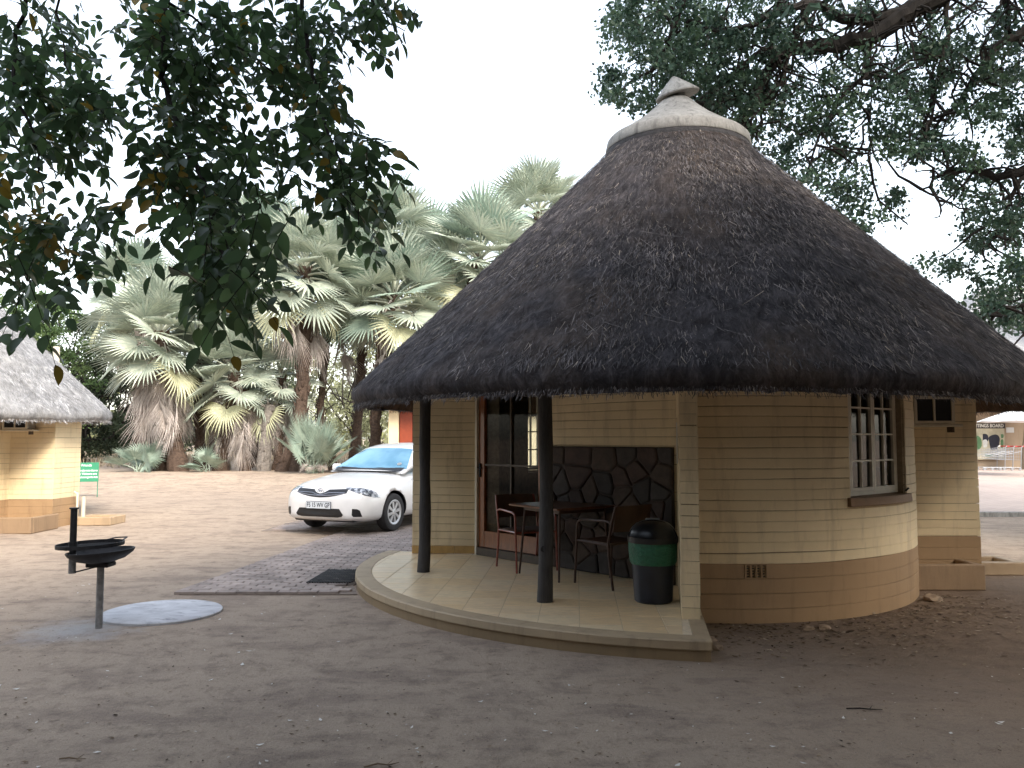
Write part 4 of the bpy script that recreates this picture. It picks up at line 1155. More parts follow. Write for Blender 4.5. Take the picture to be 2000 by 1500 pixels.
    # wheels
    for wx in (0, -2.6):
        for s in (1, -1):
            wh = bpy.data.objects.new('wheel', None); COL.objects.link(wh); wh.parent = C; wh.location = (wx, s * .77, .318); wh.rotation_euler = (R(-90 * s), 0, 0); wh.empty_display_size = .1
            MB().lathe([(.205, -.09), (.28, -.098), (.308, -.085), (.318, -.05), (.3185, 0), (.318, .05), (.308, .085), (.285, .097), (.215, .088), (.205, .07), (.205, -.09)], 56, caps=False).build('tyre', tyrem, wh, True)
            MB().lathe([(.0001, .05), (.206, .05), (.207, .075)], 40).build('rim', blackp, wh, True)
            hb = MB(); hb.lathe([(.172, .072), (.207, .082), (.211, .092), (.200, .094), (.172, .082), (.172, .072)], 48, caps=False); hb.lathe([(.0001, .094), (.03, .094), (.052, .089), (.058, .072)], 24)
            for i in range(8):
                a = 2 * math.pi * i / 8 + .2
                w0, w1 = .015, .030
                rad = Vector((math.cos(a), math.sin(a), 0)); tg = Vector((-math.sin(a), math.cos(a), 0))
                P = [rad * .045 - tg * w0 + Vector((0, 0, .088)), rad * .045 + tg * w0 + Vector((0, 0, .088)), rad * .182 + tg * w1 + Vector((0, 0, .083)), rad * .182 - tg * w1 + Vector((0, 0, .083))]
                P2 = [p - Vector((0, 0, .014)) for p in P]
                hb.add(P + P2, [(0, 1, 2, 3), (0, 4, 5, 1), (1, 5, 6, 2), (2, 6, 7, 3), (3, 7, 4, 0)])
            o = hb.build('hubcap', silver, wh); fixn(o.data)
    # sill shadow gap, door line, handle
    for s in (1, -1):
        for xx in (-.62, -1.70):
            P = []
            for z in np.linspace(.24, .94, 10):
                h = bvh.ray_cast(Vector((xx - .0, s * 2, z)), Vector((0, -s, 0)))
                if h[0] is not None: P.append(h[0])
            MB().tube(P, .003, 4).build('door_gap', blackp, C)
    MB().box((.55, 0, .225), (.5, 1.2, .05), None, .02).box((-1.4, 0, .22), (2.6, 1.3, .08), None, .02).build('underbody', blackp, C)
    bmx.free(); bm.free()
car()
# ------------------------------------------------------------------ palms
def fan_mesh(name, rs, nb, Rf, spread, droop, fold, petiole, dead=False):
    """one fan leaf: stalk from the origin along +x, then a pleated fan with free, drooping tips"""
    V = []; F = []; U = []
    def add(vs, fs, u):
        n = len(V); V.extend(vs); F.extend([tuple(i + n for i in f) for f in fs]); U.extend([u] * len(vs))
    # petiole with a gentle sag
    pp = [Vector((petiole * t, 0, .10 * petiole * math.sin(t * 2.6))) for t in np.linspace(0, 1, 6)]
    m = MB().tube(pp, [.035 - .017 * t for t in np.linspace(0, 1, 6)], 5); add(m.v, [f if len(f) <= 4 else f[:4] for f in m.f], .9)
    o = pp[-1]; base = (pp[-1] - pp[-2]).normalized(); el = math.atan2(base.z, base.x)
    def pos(r, a, ridge):
        # fan plane coordinates bent: fold lifts the flanks, droop lets the outer part hang
        x = r * math.cos(a); y = r * math.sin(a)
        z = fold * abs(y) * .55 - droop * (r / Rf) ** 2.4 * Rf * .5 + ridge
        p = Vector((x, y, z))
        p = Matrix.Rotation(-el, 3, 'Y') @ p
        return o + p
    for i in range(nb):
        a = -spread + 2 * spread * (i + .5) / nb; da = spread / nb
        L = Rf * (1 - .22 * (abs(a) / spread) ** 2) * rs.uniform(.93, 1.05)
        split = .50 if not dead else .25
        r0, r1, r2 = .06, L * split, L * (split + 1) / 2
        ridge = .016 * Rf
        hang = droop * rs.uniform(.05, .35) * Rf
        u = rs.rand() * .8
        j = rs.uniform(-.25, .25) * da
        c = lambda r, f, rd: pos(r, a + f * da, rd)
        w1, w2 = 1.0, .62 if not dead else .4
        tip = pos(L, a + j * 2, 0) - Vector((0, 0, hang))
        b2 = pos(r2, a + j - w2 * da * r1 / r2, 0) - Vector((0, 0, hang * .35)); d2 = pos(r2, a + j + w2 * da * r1 / r2, 0) - Vector((0, 0, hang * .35)); m2 = pos(r2, a + j, ridge * .8) - Vector((0, 0, hang * .35))
        add([c(r0, -1, 0), c(r0, 0, .0), c(r0, 1, 0), c(r1, -w1, 0), c(r1, 0, ridge), c(r1, w1, 0), b2, m2, d2, tip, tip + Vector((.002, 0, .002))],
            [(0, 1, 4, 3), (1, 2, 5, 4), (3, 4, 7, 6), (4, 5, 8, 7), (6, 7, 10, 9), (7, 8, 10, 10)], u)
    F2 = [f for f in F]
    me = bpy.data.meshes.new(name)
    me.from_pydata([tuple(v) for v in V], [], [tuple(dict.fromkeys(f)) for f in F2])
    l = me.uv_layers.new(name='UVMap'); idx = np.zeros(len(me.loops), np.int32); me.loops.foreach_get('vertex_index', idx)
    l.data.foreach_set('uv', np.stack([np.array(U)[idx], np.zeros(len(idx))], 1).astype(np.float32).ravel())
    me.update(); return me

rsP = np.random.RandomState(11)
M_FROND = leafmat('palm_frond_sage', [(0, (.33, .385, .315)), (.5, (.43, .475, .385)), (1, (.54, .565, .45))], .38, .25, True, .5)
M_FRONDY = leafmat('palm_frond_yellowing', [(0, (.50, .51, .33)), (1, (.60, .59, .38))], .45, .3, True, .5)
M_FRONDB = leafmat('palm_frond_bluish', [(0, (.24, .32, .26)), (1, (.36, .43, .34))], .42, .25, True, .5)
M_FRONDD = leafmat('palm_frond_dead', [(0, (.38, .33, .29)), (.5, (.55, .49, .45)), (1, (.66, .61, .57))], .8, .2, True, .1)
FANS = {'live': [], 'yellow': [], 'blue': [], 'dead': []}
for k in range(5):
    for kind, mt in (('live', M_FROND), ('blue', M_FRONDB)):
        me = fan_mesh('frond', rsP, 30, rsP.uniform(1.0, 1.15), R(rsP.uniform(118, 140)), rsP.uniform(.05, .28), rsP.uniform(.15, .5), rsP.uniform(.8, 1.05)); me.materials.append(mt); FANS[kind].append(me)
for k in range(3):
    me = fan_mesh('frond', rsP, 28, 1.05, R(105), .55, .7, .9); me.materials.append(M_FRONDY); FANS['yellow'].append(me)
    me = fan_mesh('dead_frond', rsP, 22, rsP.uniform(1.1, 1.3), R(rsP.uniform(28, 48)), .30, 1.3, .8, True); me.materials.append(M_FRONDD); FANS['dead'].append(me)
M_PBARK = barkmat('palm_bark', (.035, .025, .02), (.14, .095, .07), 9, (1, 1, 1.6), 1.0, .05)
M_PBARKG = barkmat('palm_bark_grey', (.10, .09, .08), (.27, .24, .21), 9, (1, 1, 1.6), 1.0, .05)

def palm(base, top, label, nlive, ndead, seed, kinds=('live',), scale=1.0, r0=.24, elmin=-35, bark=None, boots=True, name='palm_tree', low_yellow=2, group='fan palms beyond the car park'):
    rs = np.random.RandomState(seed)
    T = empty(name, base, 0, label, 'palm tree', group)
    b = Vector((0, 0, 0)); t = Vector(top) - Vector(base)
    bend = Vector((rs.uniform(-.25, .25), rs.uniform(-.2, .2), 0)) * t.length * .25
    n = 22; pts = []; rad = []
    for i in range(n + 1):
        q = i / n
        pts.append(b.lerp(t, q) + bend * math.sin(q * math.pi) + Vector((rs.uniform(-.02, .02), rs.uniform(-.02, .02), 0)))
        rad.append(r0 * (1.35 - .45 * min(1, q * 5)) * (1 + rs.uniform(-.07, .07)) * (1 - .2 * q))
    pts[0].z -= .3
    m = MB().tube(pts, rad, 12)
    if boots:      # old leaf bases standing off the stem
        for i in range(int(t.length * 16)):
            q = rs.rand() ** .8; p = b.lerp(t, q) + bend * math.sin(q * math.pi); a = rs.uniform(0, 2 * math.pi)
            rr = r0 * (1.15 - .25 * q); d = Vector((math.cos(a), math.sin(a), 0)); s = Vector((-d.y, d.x, 0))
            w = rs.uniform(.03, .07); h = rs.uniform(.10, .24); p = p + d * rr * .8
            m.add([p - s * w, p + s * w, p + s * w * .5 + d * h * .55 + Vector((0, 0, h)), p - s * w * .5 + d * h * .5 + Vector((0, 0, h)), p + d * .06 - Vector((0, 0, .05))],
                  [(0, 1, 2, 3), (0, 4, 1), (1, 4, 2), (3, 4, 0), (2, 4, 3)])
    m.build('trunk', bark or M_PBARK, T)
    ga = math.pi * (3 - 5 ** .5); ph = rs.uniform(0, 6)
    nlive = int(nlive * 1.5); ndead = int(ndead * 1.8); scale *= 1.25
    for i in range(nlive):
        q = (i + .5) / nlive
        el = R(82) * (1 - q) ** 1.1 + R(elmin) * q; az = ph + i * ga
        kd = kinds[rs.randint(len(kinds))]
        if i >= nlive - low_yellow: kd = 'yellow'
        me = FANS[kd][rs.randint(len(FANS[kd]))]
        s = scale * rs.uniform(.88, 1.1)
        o = link('frond', me, T, loc=t + Vector((0, 0, -.9 * q * q)), scale=(s, s, s))
        o.rotation_euler = (Matrix.Rotation(az, 4, 'Z') @ Matrix.Rotation(-el, 4, 'Y') @ Matrix.Rotation(rs.normal(0, .35), 4, 'X')).to_euler()
    for i in range(ndead):
        az = ph + i * ga * 1.3; el = -R(rs.uniform(62, 84)); drop = rs.uniform(.1, 1.5) * scale
        me = FANS['dead'][rs.randint(3)]; s = scale * rs.uniform(.75, 1.05)
        o = link('dead_frond', me, T, loc=t + Vector((math.cos(az) * .15, math.sin(az) * .15, -drop)), scale=(s, s, s))
        o.rotation_euler = (Matrix.Rotation(az, 4, 'Z') @ Matrix.Rotation(-el, 4, 'Y') @ Matrix.Rotation(rs.normal(0, .5), 4, 'X')).to_euler()
    return T

def on_ground(u, d):
    p = pix(u, 850, d); return Vector((p.x, p.y, gz(p.x, p.y) - .02))
PALMS = [
 # base u, depth, crown (u, v), live, dead, label, kw
 (352, 30.0, (312, 648), 30, 26, 'tall fan palm with a thick skirt of dead fronds, nearest the green sign', dict(scale=1.08, r0=.30, elmin=-42)),
 (432, 30.5, (462, 728), 20, 16, 'short fan palm with drooping yellowing fronds beside the dead-skirted palm', dict(scale=.95, r0=.24, elmin=-50, low_yellow=4)),
 (577, 30.0, (596, 520), 30, 7, 'fan palm with reddish bare upper trunk above the grassy palm clump', dict(scale=1.05, r0=.27, elmin=-50, low_yellow=3)),
 (622, 32.5, (650, 590), 22, 3, 'fan palm on a slim dark trunk behind the grassy palm clump', dict(scale=1.0, r0=.17, kinds=('live', 'blue'), low_yellow=1)),
 (737, 31.0, (770, 575), 26, 4, 'fan palm on a dark trunk directly behind the white car', dict(scale=1.1, r0=.22, kinds=('live', 'live', 'blue'))),
 (800, 35.0, (762, 462), 24, 2, 'tall fan palm whose crown rises above the fan palm behind the car', dict(scale=1.15, r0=.22, kinds=('live', 'blue'), low_yellow=0)),
 (900, 33.0, (935, 500), 30, 3, 'fan palm with a wide crown touching the dark roof slope', dict(scale=1.2, r0=.22, kinds=('live', 'live', 'blue'), low_yellow=1)),
 (1020, 38.0, (1052, 412), 26, 2, 'tallest fan palm showing only its top above the dark roof slope', dict(scale=1.2, r0=.25, low_yellow=0)),
 (415, 34.0, (420, 585), 26, 10, 'fan palm half hidden by the hanging leaves, behind the short palm', dict(scale=1.1, r0=.25, kinds=('blue', 'live'))),
 (275, 35.0, (262, 560), 22, 8, 'fan palm rising behind the dead-skirted palm', dict(scale=1.05, r0=.24, kinds=('blue', 'live'))),
 (500, 35.0, (505, 480), 24, 6, 'tall fan palm seen through the lowest hanging leaves', dict(scale=1.1, r0=.24, kinds=('live', 'blue'))),
 (395, 31.5, (385, 700), 12, 22, 'palm with mostly dead hanging fronds between the two skirted palms', dict(scale=.85, r0=.22, elmin=-40, low_yellow=2)),
 (545, 31.0, (548, 735), 12, 16, 'low palm with dry fronds left of the grassy palm clump', dict(scale=.8, r0=.2, elmin=-45, kinds=('live', 'blue'), low_yellow=2)),
 (690, 33.5, (692, 505), 22, 3, 'fan palm between the red-trunked palm and the dark roof tip', dict(scale=1.05, r0=.2, kinds=('live', 'blue'), low_yellow=1)),
 (850, 37.0, (850, 500), 20, 2, 'fan palm standing back between two wide crowns left of the roof', dict(scale=1.1, r0=.2, kinds=('blue', 'live'), low_yellow=0)),
]
for i, (u, d, (cu, cv), nl, nd, lab, kw) in enumerate(PALMS):
    palm(on_ground(u, d), pix(cu, cv, d), lab, nl, nd, 100 + i, **kw)
# stemless palm clumps
def clump(u, d, n, size, label, kind, seed, grassy=False):
    rs = np.random.RandomState(seed); b = on_ground(u, d)
    T = empty('palm_clump', b, 0, label, 'palm', 'low palm clumps')
    for i in range(n):
        az = rs.uniform(0, 2 * math.pi); el = R(rs.uniform(38, 86)) if grassy else R(rs.uniform(15, 75)); s = size * rs.uniform(.7, 1.1)
        o = link('frond', FANS[kind][rs.randint(5)], T, loc=(rs.normal(0, .12), rs.normal(0, .12), 0), scale=(s * (1.5 if grassy else 1), s * (.55 if grassy else 1), s * (.55 if grassy else 1)))
        o.rotation_euler = (Matrix.Rotation(az, 4, 'Z') @ Matrix.Rotation(-el, 4, 'Y') @ Matrix.Rotation(rs.normal(0, .6), 4, 'X')).to_euler()
    if grassy:
        for i in range(14):
            az = rs.uniform(0, 6.28); o = link('dead_frond', FANS['dead'][rs.randint(3)], T, loc=(0, 0, .25), scale=(.28, .28, .28)); o.rotation_euler = (0, R(rs.uniform(-10, 15)), az)
    return T
clump(614, 28.5, 46, .72, 'grassy upright palm clump on the sand left of the white car', 'blue', 5, True)
clump(268, 29.5, 12, .72, 'blue-green low palm spreading behind the green sign', 'blue', 6)
clump(305, 31.0, 10, .70, 'low palm tuft against the trunk of the dead-skirted palm', 'blue', 7)
clump(405, 29.5, 7, .55, 'small low palm between the two dead-skirted palms', 'blue', 8)
clump(722, 33.0, 10, .55, 'small palm tuft behind the car roof', 'blue', 9)
# bare stems under the palms
def bare_stem(u0, d, u1, v1, r, label, bark, seed):
    b = on_ground(u0, d); t = pix(u1, v1, d) - b; rs = np.random.RandomState(seed)
    m = MB(); n = 12; bd = Vector((rs.uniform(-.3, .3), 0, 0))
    m.tube([Vector((0, 0, -.2)).lerp(t, i / n) + bd * math.sin(i / n * math.pi) for i in range(n + 1)], [r * (1.4 - .6 * i / n) * rs.uniform(.9, 1.1) for i in range(n + 1)], 12)
    for i in range(30):
        q = rs.rand(); p = Vector((0, 0, 0)).lerp(t, q) + bd * math.sin(q * math.pi); a = rs.uniform(0, 6.28); d_ = Vector((math.cos(a), math.sin(a), .3))
        m.tube([p, p + d_ * r * 1.3, p + d_ * r * 1.6 + Vector((0, 0, .15))], [.05, .035, .01], 4)
    T = empty('bare_palm', b, 0, label, 'palm', 'bare stems under the palms'); m.build('trunk', bark, T)
bare_stem(516, 30.0, 528, 790, .22, 'grey weathered palm stump among the trunks', M_PBARKG, 1)
bare_stem(548, 29.8, 592, 828, .20, 'curved dark palm stem beside the grey stump', M_PBARK, 2)
bare_stem(652, 30.2, 640, 830, .13, 'thin dark stem right of the grassy palm clump', M_PBARK, 3)
bare_stem(312, 30.6, 330, 760, .20, 'dark stem just left of the dead-skirted palm trunk', M_PBARK, 4)
bare_stem(484, 30.4, 478, 760, .16, 'dark stem between the short palm and the grey stump', M_PBARK, 5)

# ------------------------------------------------------------------ leafy crowns
def leaf_cloud(centres, radii, per, size, rs, flat=.8, aspect=.5, droop=.3):
    """many small leaf faces round each centre -> V, F, UV"""
    N = len(centres) * per
    c = np.repeat(np.asarray(centres, float), per, 0); r = np.repeat(np.asarray(radii, float), per)
    g = rs.normal(0, 1, (N, 3)); g /= np.linalg.norm(g, axis=1)[:, None]; rad = rs.rand(N) ** .5
    p = c + g * (r * rad)[:, None] * np.array([1, 1, flat])
    d = rs.normal(0, 1, (N, 3)); d[:, 2] -= droop; d /= np.linalg.norm(d, axis=1)[:, None]
    s = np.cross(d, rs.normal(0, 1, (N, 3))); s /= np.linalg.norm(s, axis=1)[:, None]
    L = size * rs.uniform(.7, 1.3, N)[:, None]; W = L * aspect * .5
    nrm = np.cross(d, s)
    V = np.stack([p, p + d * L * .45 + s * W + nrm * W * .3, p + d * L, p + d * L * .45 - s * W + nrm * W * .3], 1).reshape(-1, 3)
    tone = np.clip(np.repeat(rs.rand(len(centres)), per) * .6 + rs.rand(N) * .4, 0, 1)
    U = np.stack([np.repeat(tone, 4), np.zeros(N * 4)], 1)
    return V, np.arange(N * 4).reshape(-1, 4), U

def wander(p0, p1, n, amp, rs):
    p0, p1 = Vector(p0), Vector(p1); L = (p1 - p0).length; out = []
    off = Vector((0, 0, 0))
    for i in range(n + 1):
        q = i / n; off = off * .8 + Vector(rs.normal(0, amp * L / n, 3))
        out.append(p0.lerp(p1, q) + off * (math.sin(q * math.pi) ** .5 if 0 < q < 1 else 0))
    return out

def bush_tree(name, base, height, width, trunk_r, nclump, per, size, mat, bark, label, cat, seed, group=None, low=.25, flat=.7):
    rs = np.random.RandomState(seed); T = empty(name, base, 0, label, cat, group)
    m = MB(); k = 5; cs = []
    m.tube(wander((0, 0, -.2), (rs.normal(0, .1) * height * .3, 0, height * .45), 7, .25, rs), list(np.linspace(trunk_r, trunk_r * .55, 8)), 8)
    for i in range(nclump):
        a = rs.uniform(0, 2 * math.pi); q = rs.rand(); zz = height * (low + (1 - low) * q)
        ww = width * .5 * math.sqrt(max(.05, 1 - (2 * (q * .9) - .75) ** 2)) * rs.rand() ** .4
        cs.append((ww * math.cos(a), ww * math.sin(a), zz))
    for c in cs[::3]:
        m.tube(wander((0, 0, height * rs.uniform(.1, .4)), c, 6, .3, rs), list(np.linspace(trunk_r * .4, .012, 7)), 5)
    m.build('trunk', bark, T)
    V, F, U = leaf_cloud(cs, rs.uniform(.5, 1.1, nclump) * width * .13, per, size, rs, flat)
    link('crown', np_mesh('crown', V, F, mat, U), T)
    return T
M_BARK = barkmat('tree_bark', (.014, .012, .011), (.048, .041, .036), 6)
M_BUSH = leafmat('bush_leaf_green', [(0, (.05, .09, .035)), (.6, (.11, .17, .065)), (1, (.20, .26, .11))], .6, .35, True, .2)
M_BUSHD = leafmat('bush_leaf_dark', [(0, (.035, .048, .03)), (1, (.085, .11, .062))], .6, .22, True, .2)
M_SCRUB = leafmat('scrub_leaf_olive', [(0, (.14, .15, .09)), (.6, (.24, .25, .15)), (1, (.40, .42, .18))], .7, .35, True, .1)
M_DRY = leafmat('dry_grass', [(0, (.25, .20, .14)), (1, (.42, .35, .25))], .8, .3, True, .1)
def BT(u, d, vtop, width_px, **k):
    b = on_ground(u, d); h = pix(u, vtop, d).z - b.z
    return bush_tree(k.pop('name', 'bush_tree'), b, h, width_px * d / 1600, **k)
BT(70, 36, 575, 210, trunk_r=.2, nclump=110, per=170, size=.15, mat=M_BUSH, bark=M_BARK, label='feathery light green tree rising behind the pale thatched roof', cat='tree', seed=21, group='trees beyond the car park', low=.12)
BT(165, 40, 620, 190, trunk_r=.2, nclump=110, per=170, size=.16, mat=M_BUSHD, bark=M_BARK, label='dark green bushy tree between the pale roof and the palms', cat='tree', seed=22, group='trees beyond the car park', low=.08)
BT(300, 46, 560, 260, trunk_r=.2, nclump=80, per=150, size=.2, mat=M_BUSHD, bark=M_BARK, label='dark bush tree behind the dead-skirted palm', cat='tree', seed=23, group='trees beyond the car park', low=.05)
BT(470, 48, 560, 280, trunk_r=.2, nclump=70, per=140, size=.2, mat=M_BUSHD, bark=M_BARK, label='dark bush tree behind the short yellowing palm', cat='tree', seed=24, group='trees beyond the car park', low=.1)
BT(690, 52, 540, 240, trunk_r=.14, nclump=75, per=110, size=.2, mat=M_SCRUB, bark=M_BARK, label='thin olive tree showing between the palm trunks left of the roof tip', cat='tree', seed=25, group='trees beyond the car park', low=.1)
BT(800, 55, 560, 240, trunk_r=.14, nclump=60, per=110, size=.22, mat=M_SCRUB, bark=M_BARK, label='olive tree behind the palm that stands behind the car', cat='tree', seed=26, group='trees beyond the car park', low=.15)
BT(600, 60, 600, 300, trunk_r=.12, nclump=55, per=110, size=.24, mat=M_SCRUB, bark=M_BARK, label='low pale scrub tree behind the grassy palm clump', cat='tree', seed=27, group='trees beyond the car park', low=.05)
BT(235, 44, 640, 170, trunk_r=.15, nclump=60, per=140, size=.18, mat=M_BUSHD, bark=M_BARK, label='dark bush filling the gap left of the dead-skirted palm', cat='tree', seed=30, group='trees beyond the car park', low=.05)
BT(-60, 42, 560, 240, trunk_r=.25, nclump=80, per=130, size=.18, mat=M_BUSH, bark=M_BARK, label='green tree mostly hidden by the pale thatched roof', cat='tree', seed=28, group='trees beyond the car park', low=.2)
BT(960, 60, 700, 420, trunk_r=.2, nclump=60, per=110, size=.26, mat=M_SCRUB, bark=M_BARK, label='olive tree line seen through the hut windows', cat='tree', seed=29, group='trees beyond the car park', low=.05)
def far_wood():
    rs = np.random.RandomState(77); cs = []; rr = []
    for i in range(520):
        x = rs.uniform(-95, 45); y = rs.uniform(66, 88); h = rs.rand() ** 1.6 * (6.5 if x < 10 else 3.5)
        cs.append((x, y, .6 + h)); rr.append(rs.uniform(1.0, 2.2))
    V, F, U = leaf_cloud(cs, rr, 60, .55, rs, .7)
    tag(link('far_bush', np_mesh('far_bush', V, F, M_SCRUB, U)), 'distant mass of dry bushveld behind the palms', 'bush', kind='stuff')
far_wood()
def dry_grass():
    rs = np.random.RandomState(5); N = 9000
    x = rs.uniform(-42, 8, N); y = rs.uniform(33, 60, N); z = np.array([gz(a, b) for a, b in zip(x, y)])
    h = rs.uniform(.12, .5, N); a = rs.uniform(0, 6.28, N); l = rs.normal(0, .12, N)
    p = np.stack([x, y, z], 1); s = np.stack([np.cos(a), np.sin(a), 0 * a], 1) * .035
    tp = p + np.stack([l, rs.normal(0, .12, N), h], 1)
    V = np.stack([p - s, p + s, tp], 1).reshape(-1, 3)
    U = np.stack([np.repeat(rs.rand(N), 3), np.zeros(N * 3)], 1)
    tag(link('dry_grass', np_mesh('dry_grass', V, np.arange(N * 3).reshape(-1, 3), M_DRY, U)), 'dry straw-coloured grass under the far trees', 'grass', kind='stuff')
dry_grass()

# ------------------------------------------------------------------ the big tree behind the hut, top right
def big_tree():
    rs = np.random.RandomState(31)
    base = Vector((13.5, 13.0, 0)); T = empty('shade_tree', base, 0, 'large dark-limbed tree spreading over the hut roof at the top right', 'tree')
    m = MB(); D = 13.5
    def L(pts, r0, r1, d=D, seg=9, dd=0.0):
        P = [pix(u, v, d + dd * i) - base for i, (u, v) in enumerate(pts)]
        # densify with slight wander
        Q = []
        for a, b in zip(P, P[1:]):
            for t in (0, .33, .66): Q.append(a.lerp(b, t) + Vector(rs.normal(0, .02, 3)))
        Q.append(P[-1]); m.tube(Q, list(np.linspace(r0, r1, len(Q))), seg); return Q
    m.tube(wander((0, 0, -.3), (-1.2, -.3, 5.6), 10, .2, rs), list(np.linspace(.62, .42, 11)), 14)
    hub = pix(2060, -120, D) - base
    m.tube(wander((-1.2, -.3, 5.4), hub, 8, .15, rs), list(np.linspace(.42, .24, 9)), 12)
    limbs = []
    limbs.append(L([(2060, -120), (1900, -40), (1800, 10), (1755, 40), (1700, 72), (1640, 85), (1575, 95), (1530, 100), (1500, 135), (1478, 190), (1440, 250), (1400, 300)], .20, .035))
    limbs.append(L([(1800, 10), (1770, 20), (1720, 35), (1660, 42), (1620, 25), (1585, 5), (1540, 15), (1470, 45), (1400, 60), (1340, 40)], .12, .03))
    limbs.append(L([(1530, 100), (1500, 95), (1460, 120), (1420, 160), (1360, 200)], .07, .02))
    limbs.append(L([(1575, 5), (1560, 60), (1545, 100), (1520, 170), (1500, 205), (1465, 235), (1440, 262)], .06, .02))
    limbs.append(L([(1335, 0), (1325, 40), (1300, 90), (1270, 140)], .06, .02))
    limbs.append(L([(1850, -60), (1850, 20), (1845, 90), (1830, 150), (1815, 230), (1790, 300)], .05, .015))
    limbs.append(L([(2080, 20), (2000, 60), (1940, 95), (1905, 150), (1870, 210), (1800, 245)], .09, .02))
    limbs.append(L([(2090, 310), (2010, 330), (1950, 345), (1900, 330), (1840, 345), (1800, 370)], .10, .015))
    limbs.append(L([(2000, 335), (1970, 400), (1950, 450), (1920, 490)], .04, .012))
    limbs.append(L([(1700, 72), (1690, 150), (1640, 200), (1600, 260), (1580, 330)], .05, .015))
    limbs.append(L([(1700, 75), (1702, 150), (1698, 240), (1700, 320)], .018, .008))
    limbs.append(L([(2060, -120), (2000, -60), (1960, 0), (1975, 60)], .10, .03))
    limbs.append(L([(2080, 560), (2020, 590), (1960, 600), (1920, 620)], .05, .012))
    # twigs off the limbs
    for Q in limbs:
        for i in range(2, len(Q)):
            for _ in range(2):
                q = Q[i]; d = Vector(rs.normal(0, 1, 3)); d.z -= .4; d.normalize()
                m.tube(wander(q, q + d * rs.uniform(.4, 1.3), 5, .35, rs), list(np.linspace(.028, .007, 6)), 4)
    m.build('trunk', M_BARK, T)
    # leaf clumps where the photograph shows foliage (u, v, half-width, half-height, clumps)
    regions = [(1300, 60, 120, 75, 75), (1260, 165, 90, 50, 36), (1400, 140, 110, 80, 62), (1360, 200, 80, 50, 26), (1430, 30, 110, 60, 40), (1500, 230, 90, 80, 34), (1560, 150, 100, 60, 22),
               (1600, 320, 80, 90, 30), (1650, 400, 50, 50, 12), (1560, 40, 80, 40, 16), (1640, 230, 60, 70, 14), (1700, 160, 80, 70, 14), (1780, 250, 70, 60, 26), (1800, 120, 60, 80, 22),
               (1860, 60, 70, 60, 18), (1900, 170, 70, 80, 30), (1960, 110, 50, 90, 26), (1990, 240, 40, 70, 18), (1900, 350, 60, 40, 16), (1930, 430, 50, 60, 26), (1990, 380, 30, 60, 10),
               (1840, 280, 50, 40, 14), (1960, 560, 60, 50, 20), (1930, 610, 40, 35, 10), (1985, 640, 30, 30, 8), (1840, 520, 40, 40, 7), (1760, 400, 40, 30, 5), (1990, 500, 30, 40, 10), (1690, 20, 60, 30, 8), (1770, 180, 60, 40, 10), (1690, 430, 30, 30, 5)]
    cs = []; rr = []
    for u, v, a, b, n in regions:
        for _ in range(n):
            t = rs.uniform(0, 2 * math.pi); q = rs.rand() ** .5
            cs.append(tuple(pix(u + a * q * math.cos(t), v + b * q * math.sin(t), rs.uniform(12.4, 16.0)) - base)); rr.append(rs.uniform(.16, .34))
    # the crown goes on above and to the right of the picture
    n_in = len(cs)
    V, F, U = leaf_cloud(cs, rr, 60, .088, rs, .85, .6, .5)
    cs2 = []; rr2 = []
    while len(cs2) < 430:
        x = rs.uniform(1.5, 22); y = rs.uniform(2, 22); z = rs.uniform(7.4, 12.5)
        dep = y; vv = 750 - 1600 * ((z - 1.6) / max(.5, dep) - .066) ; uu = 1000 + 1600 * x / max(.5, dep)
        if vv > -60 and uu < 2080: continue
        if z < 7.4 + max(0, y - 11) * .3: continue
        cs2.append((x - base.x, y - base.y, z)); rr2.append(rs.uniform(.5, .95))
    V2, F2, U2 = leaf_cloud(cs2, rr2, 80, .23, rs, .7, .55, .3)
    V = np.concatenate([V, V2]); U = np.concatenate([U, U2]); F = np.arange(len(V)).reshape(-1, 4)
    mt = leafmat('shade_tree_leaf', [(0, (.028, .058, .042)), (.6, (.058, .105, .066)), (1, (.10, .165, .085))], .45, .3, True, .4)
    link('crown', np_mesh('crown', V, F, mt, U), T)
big_tree()

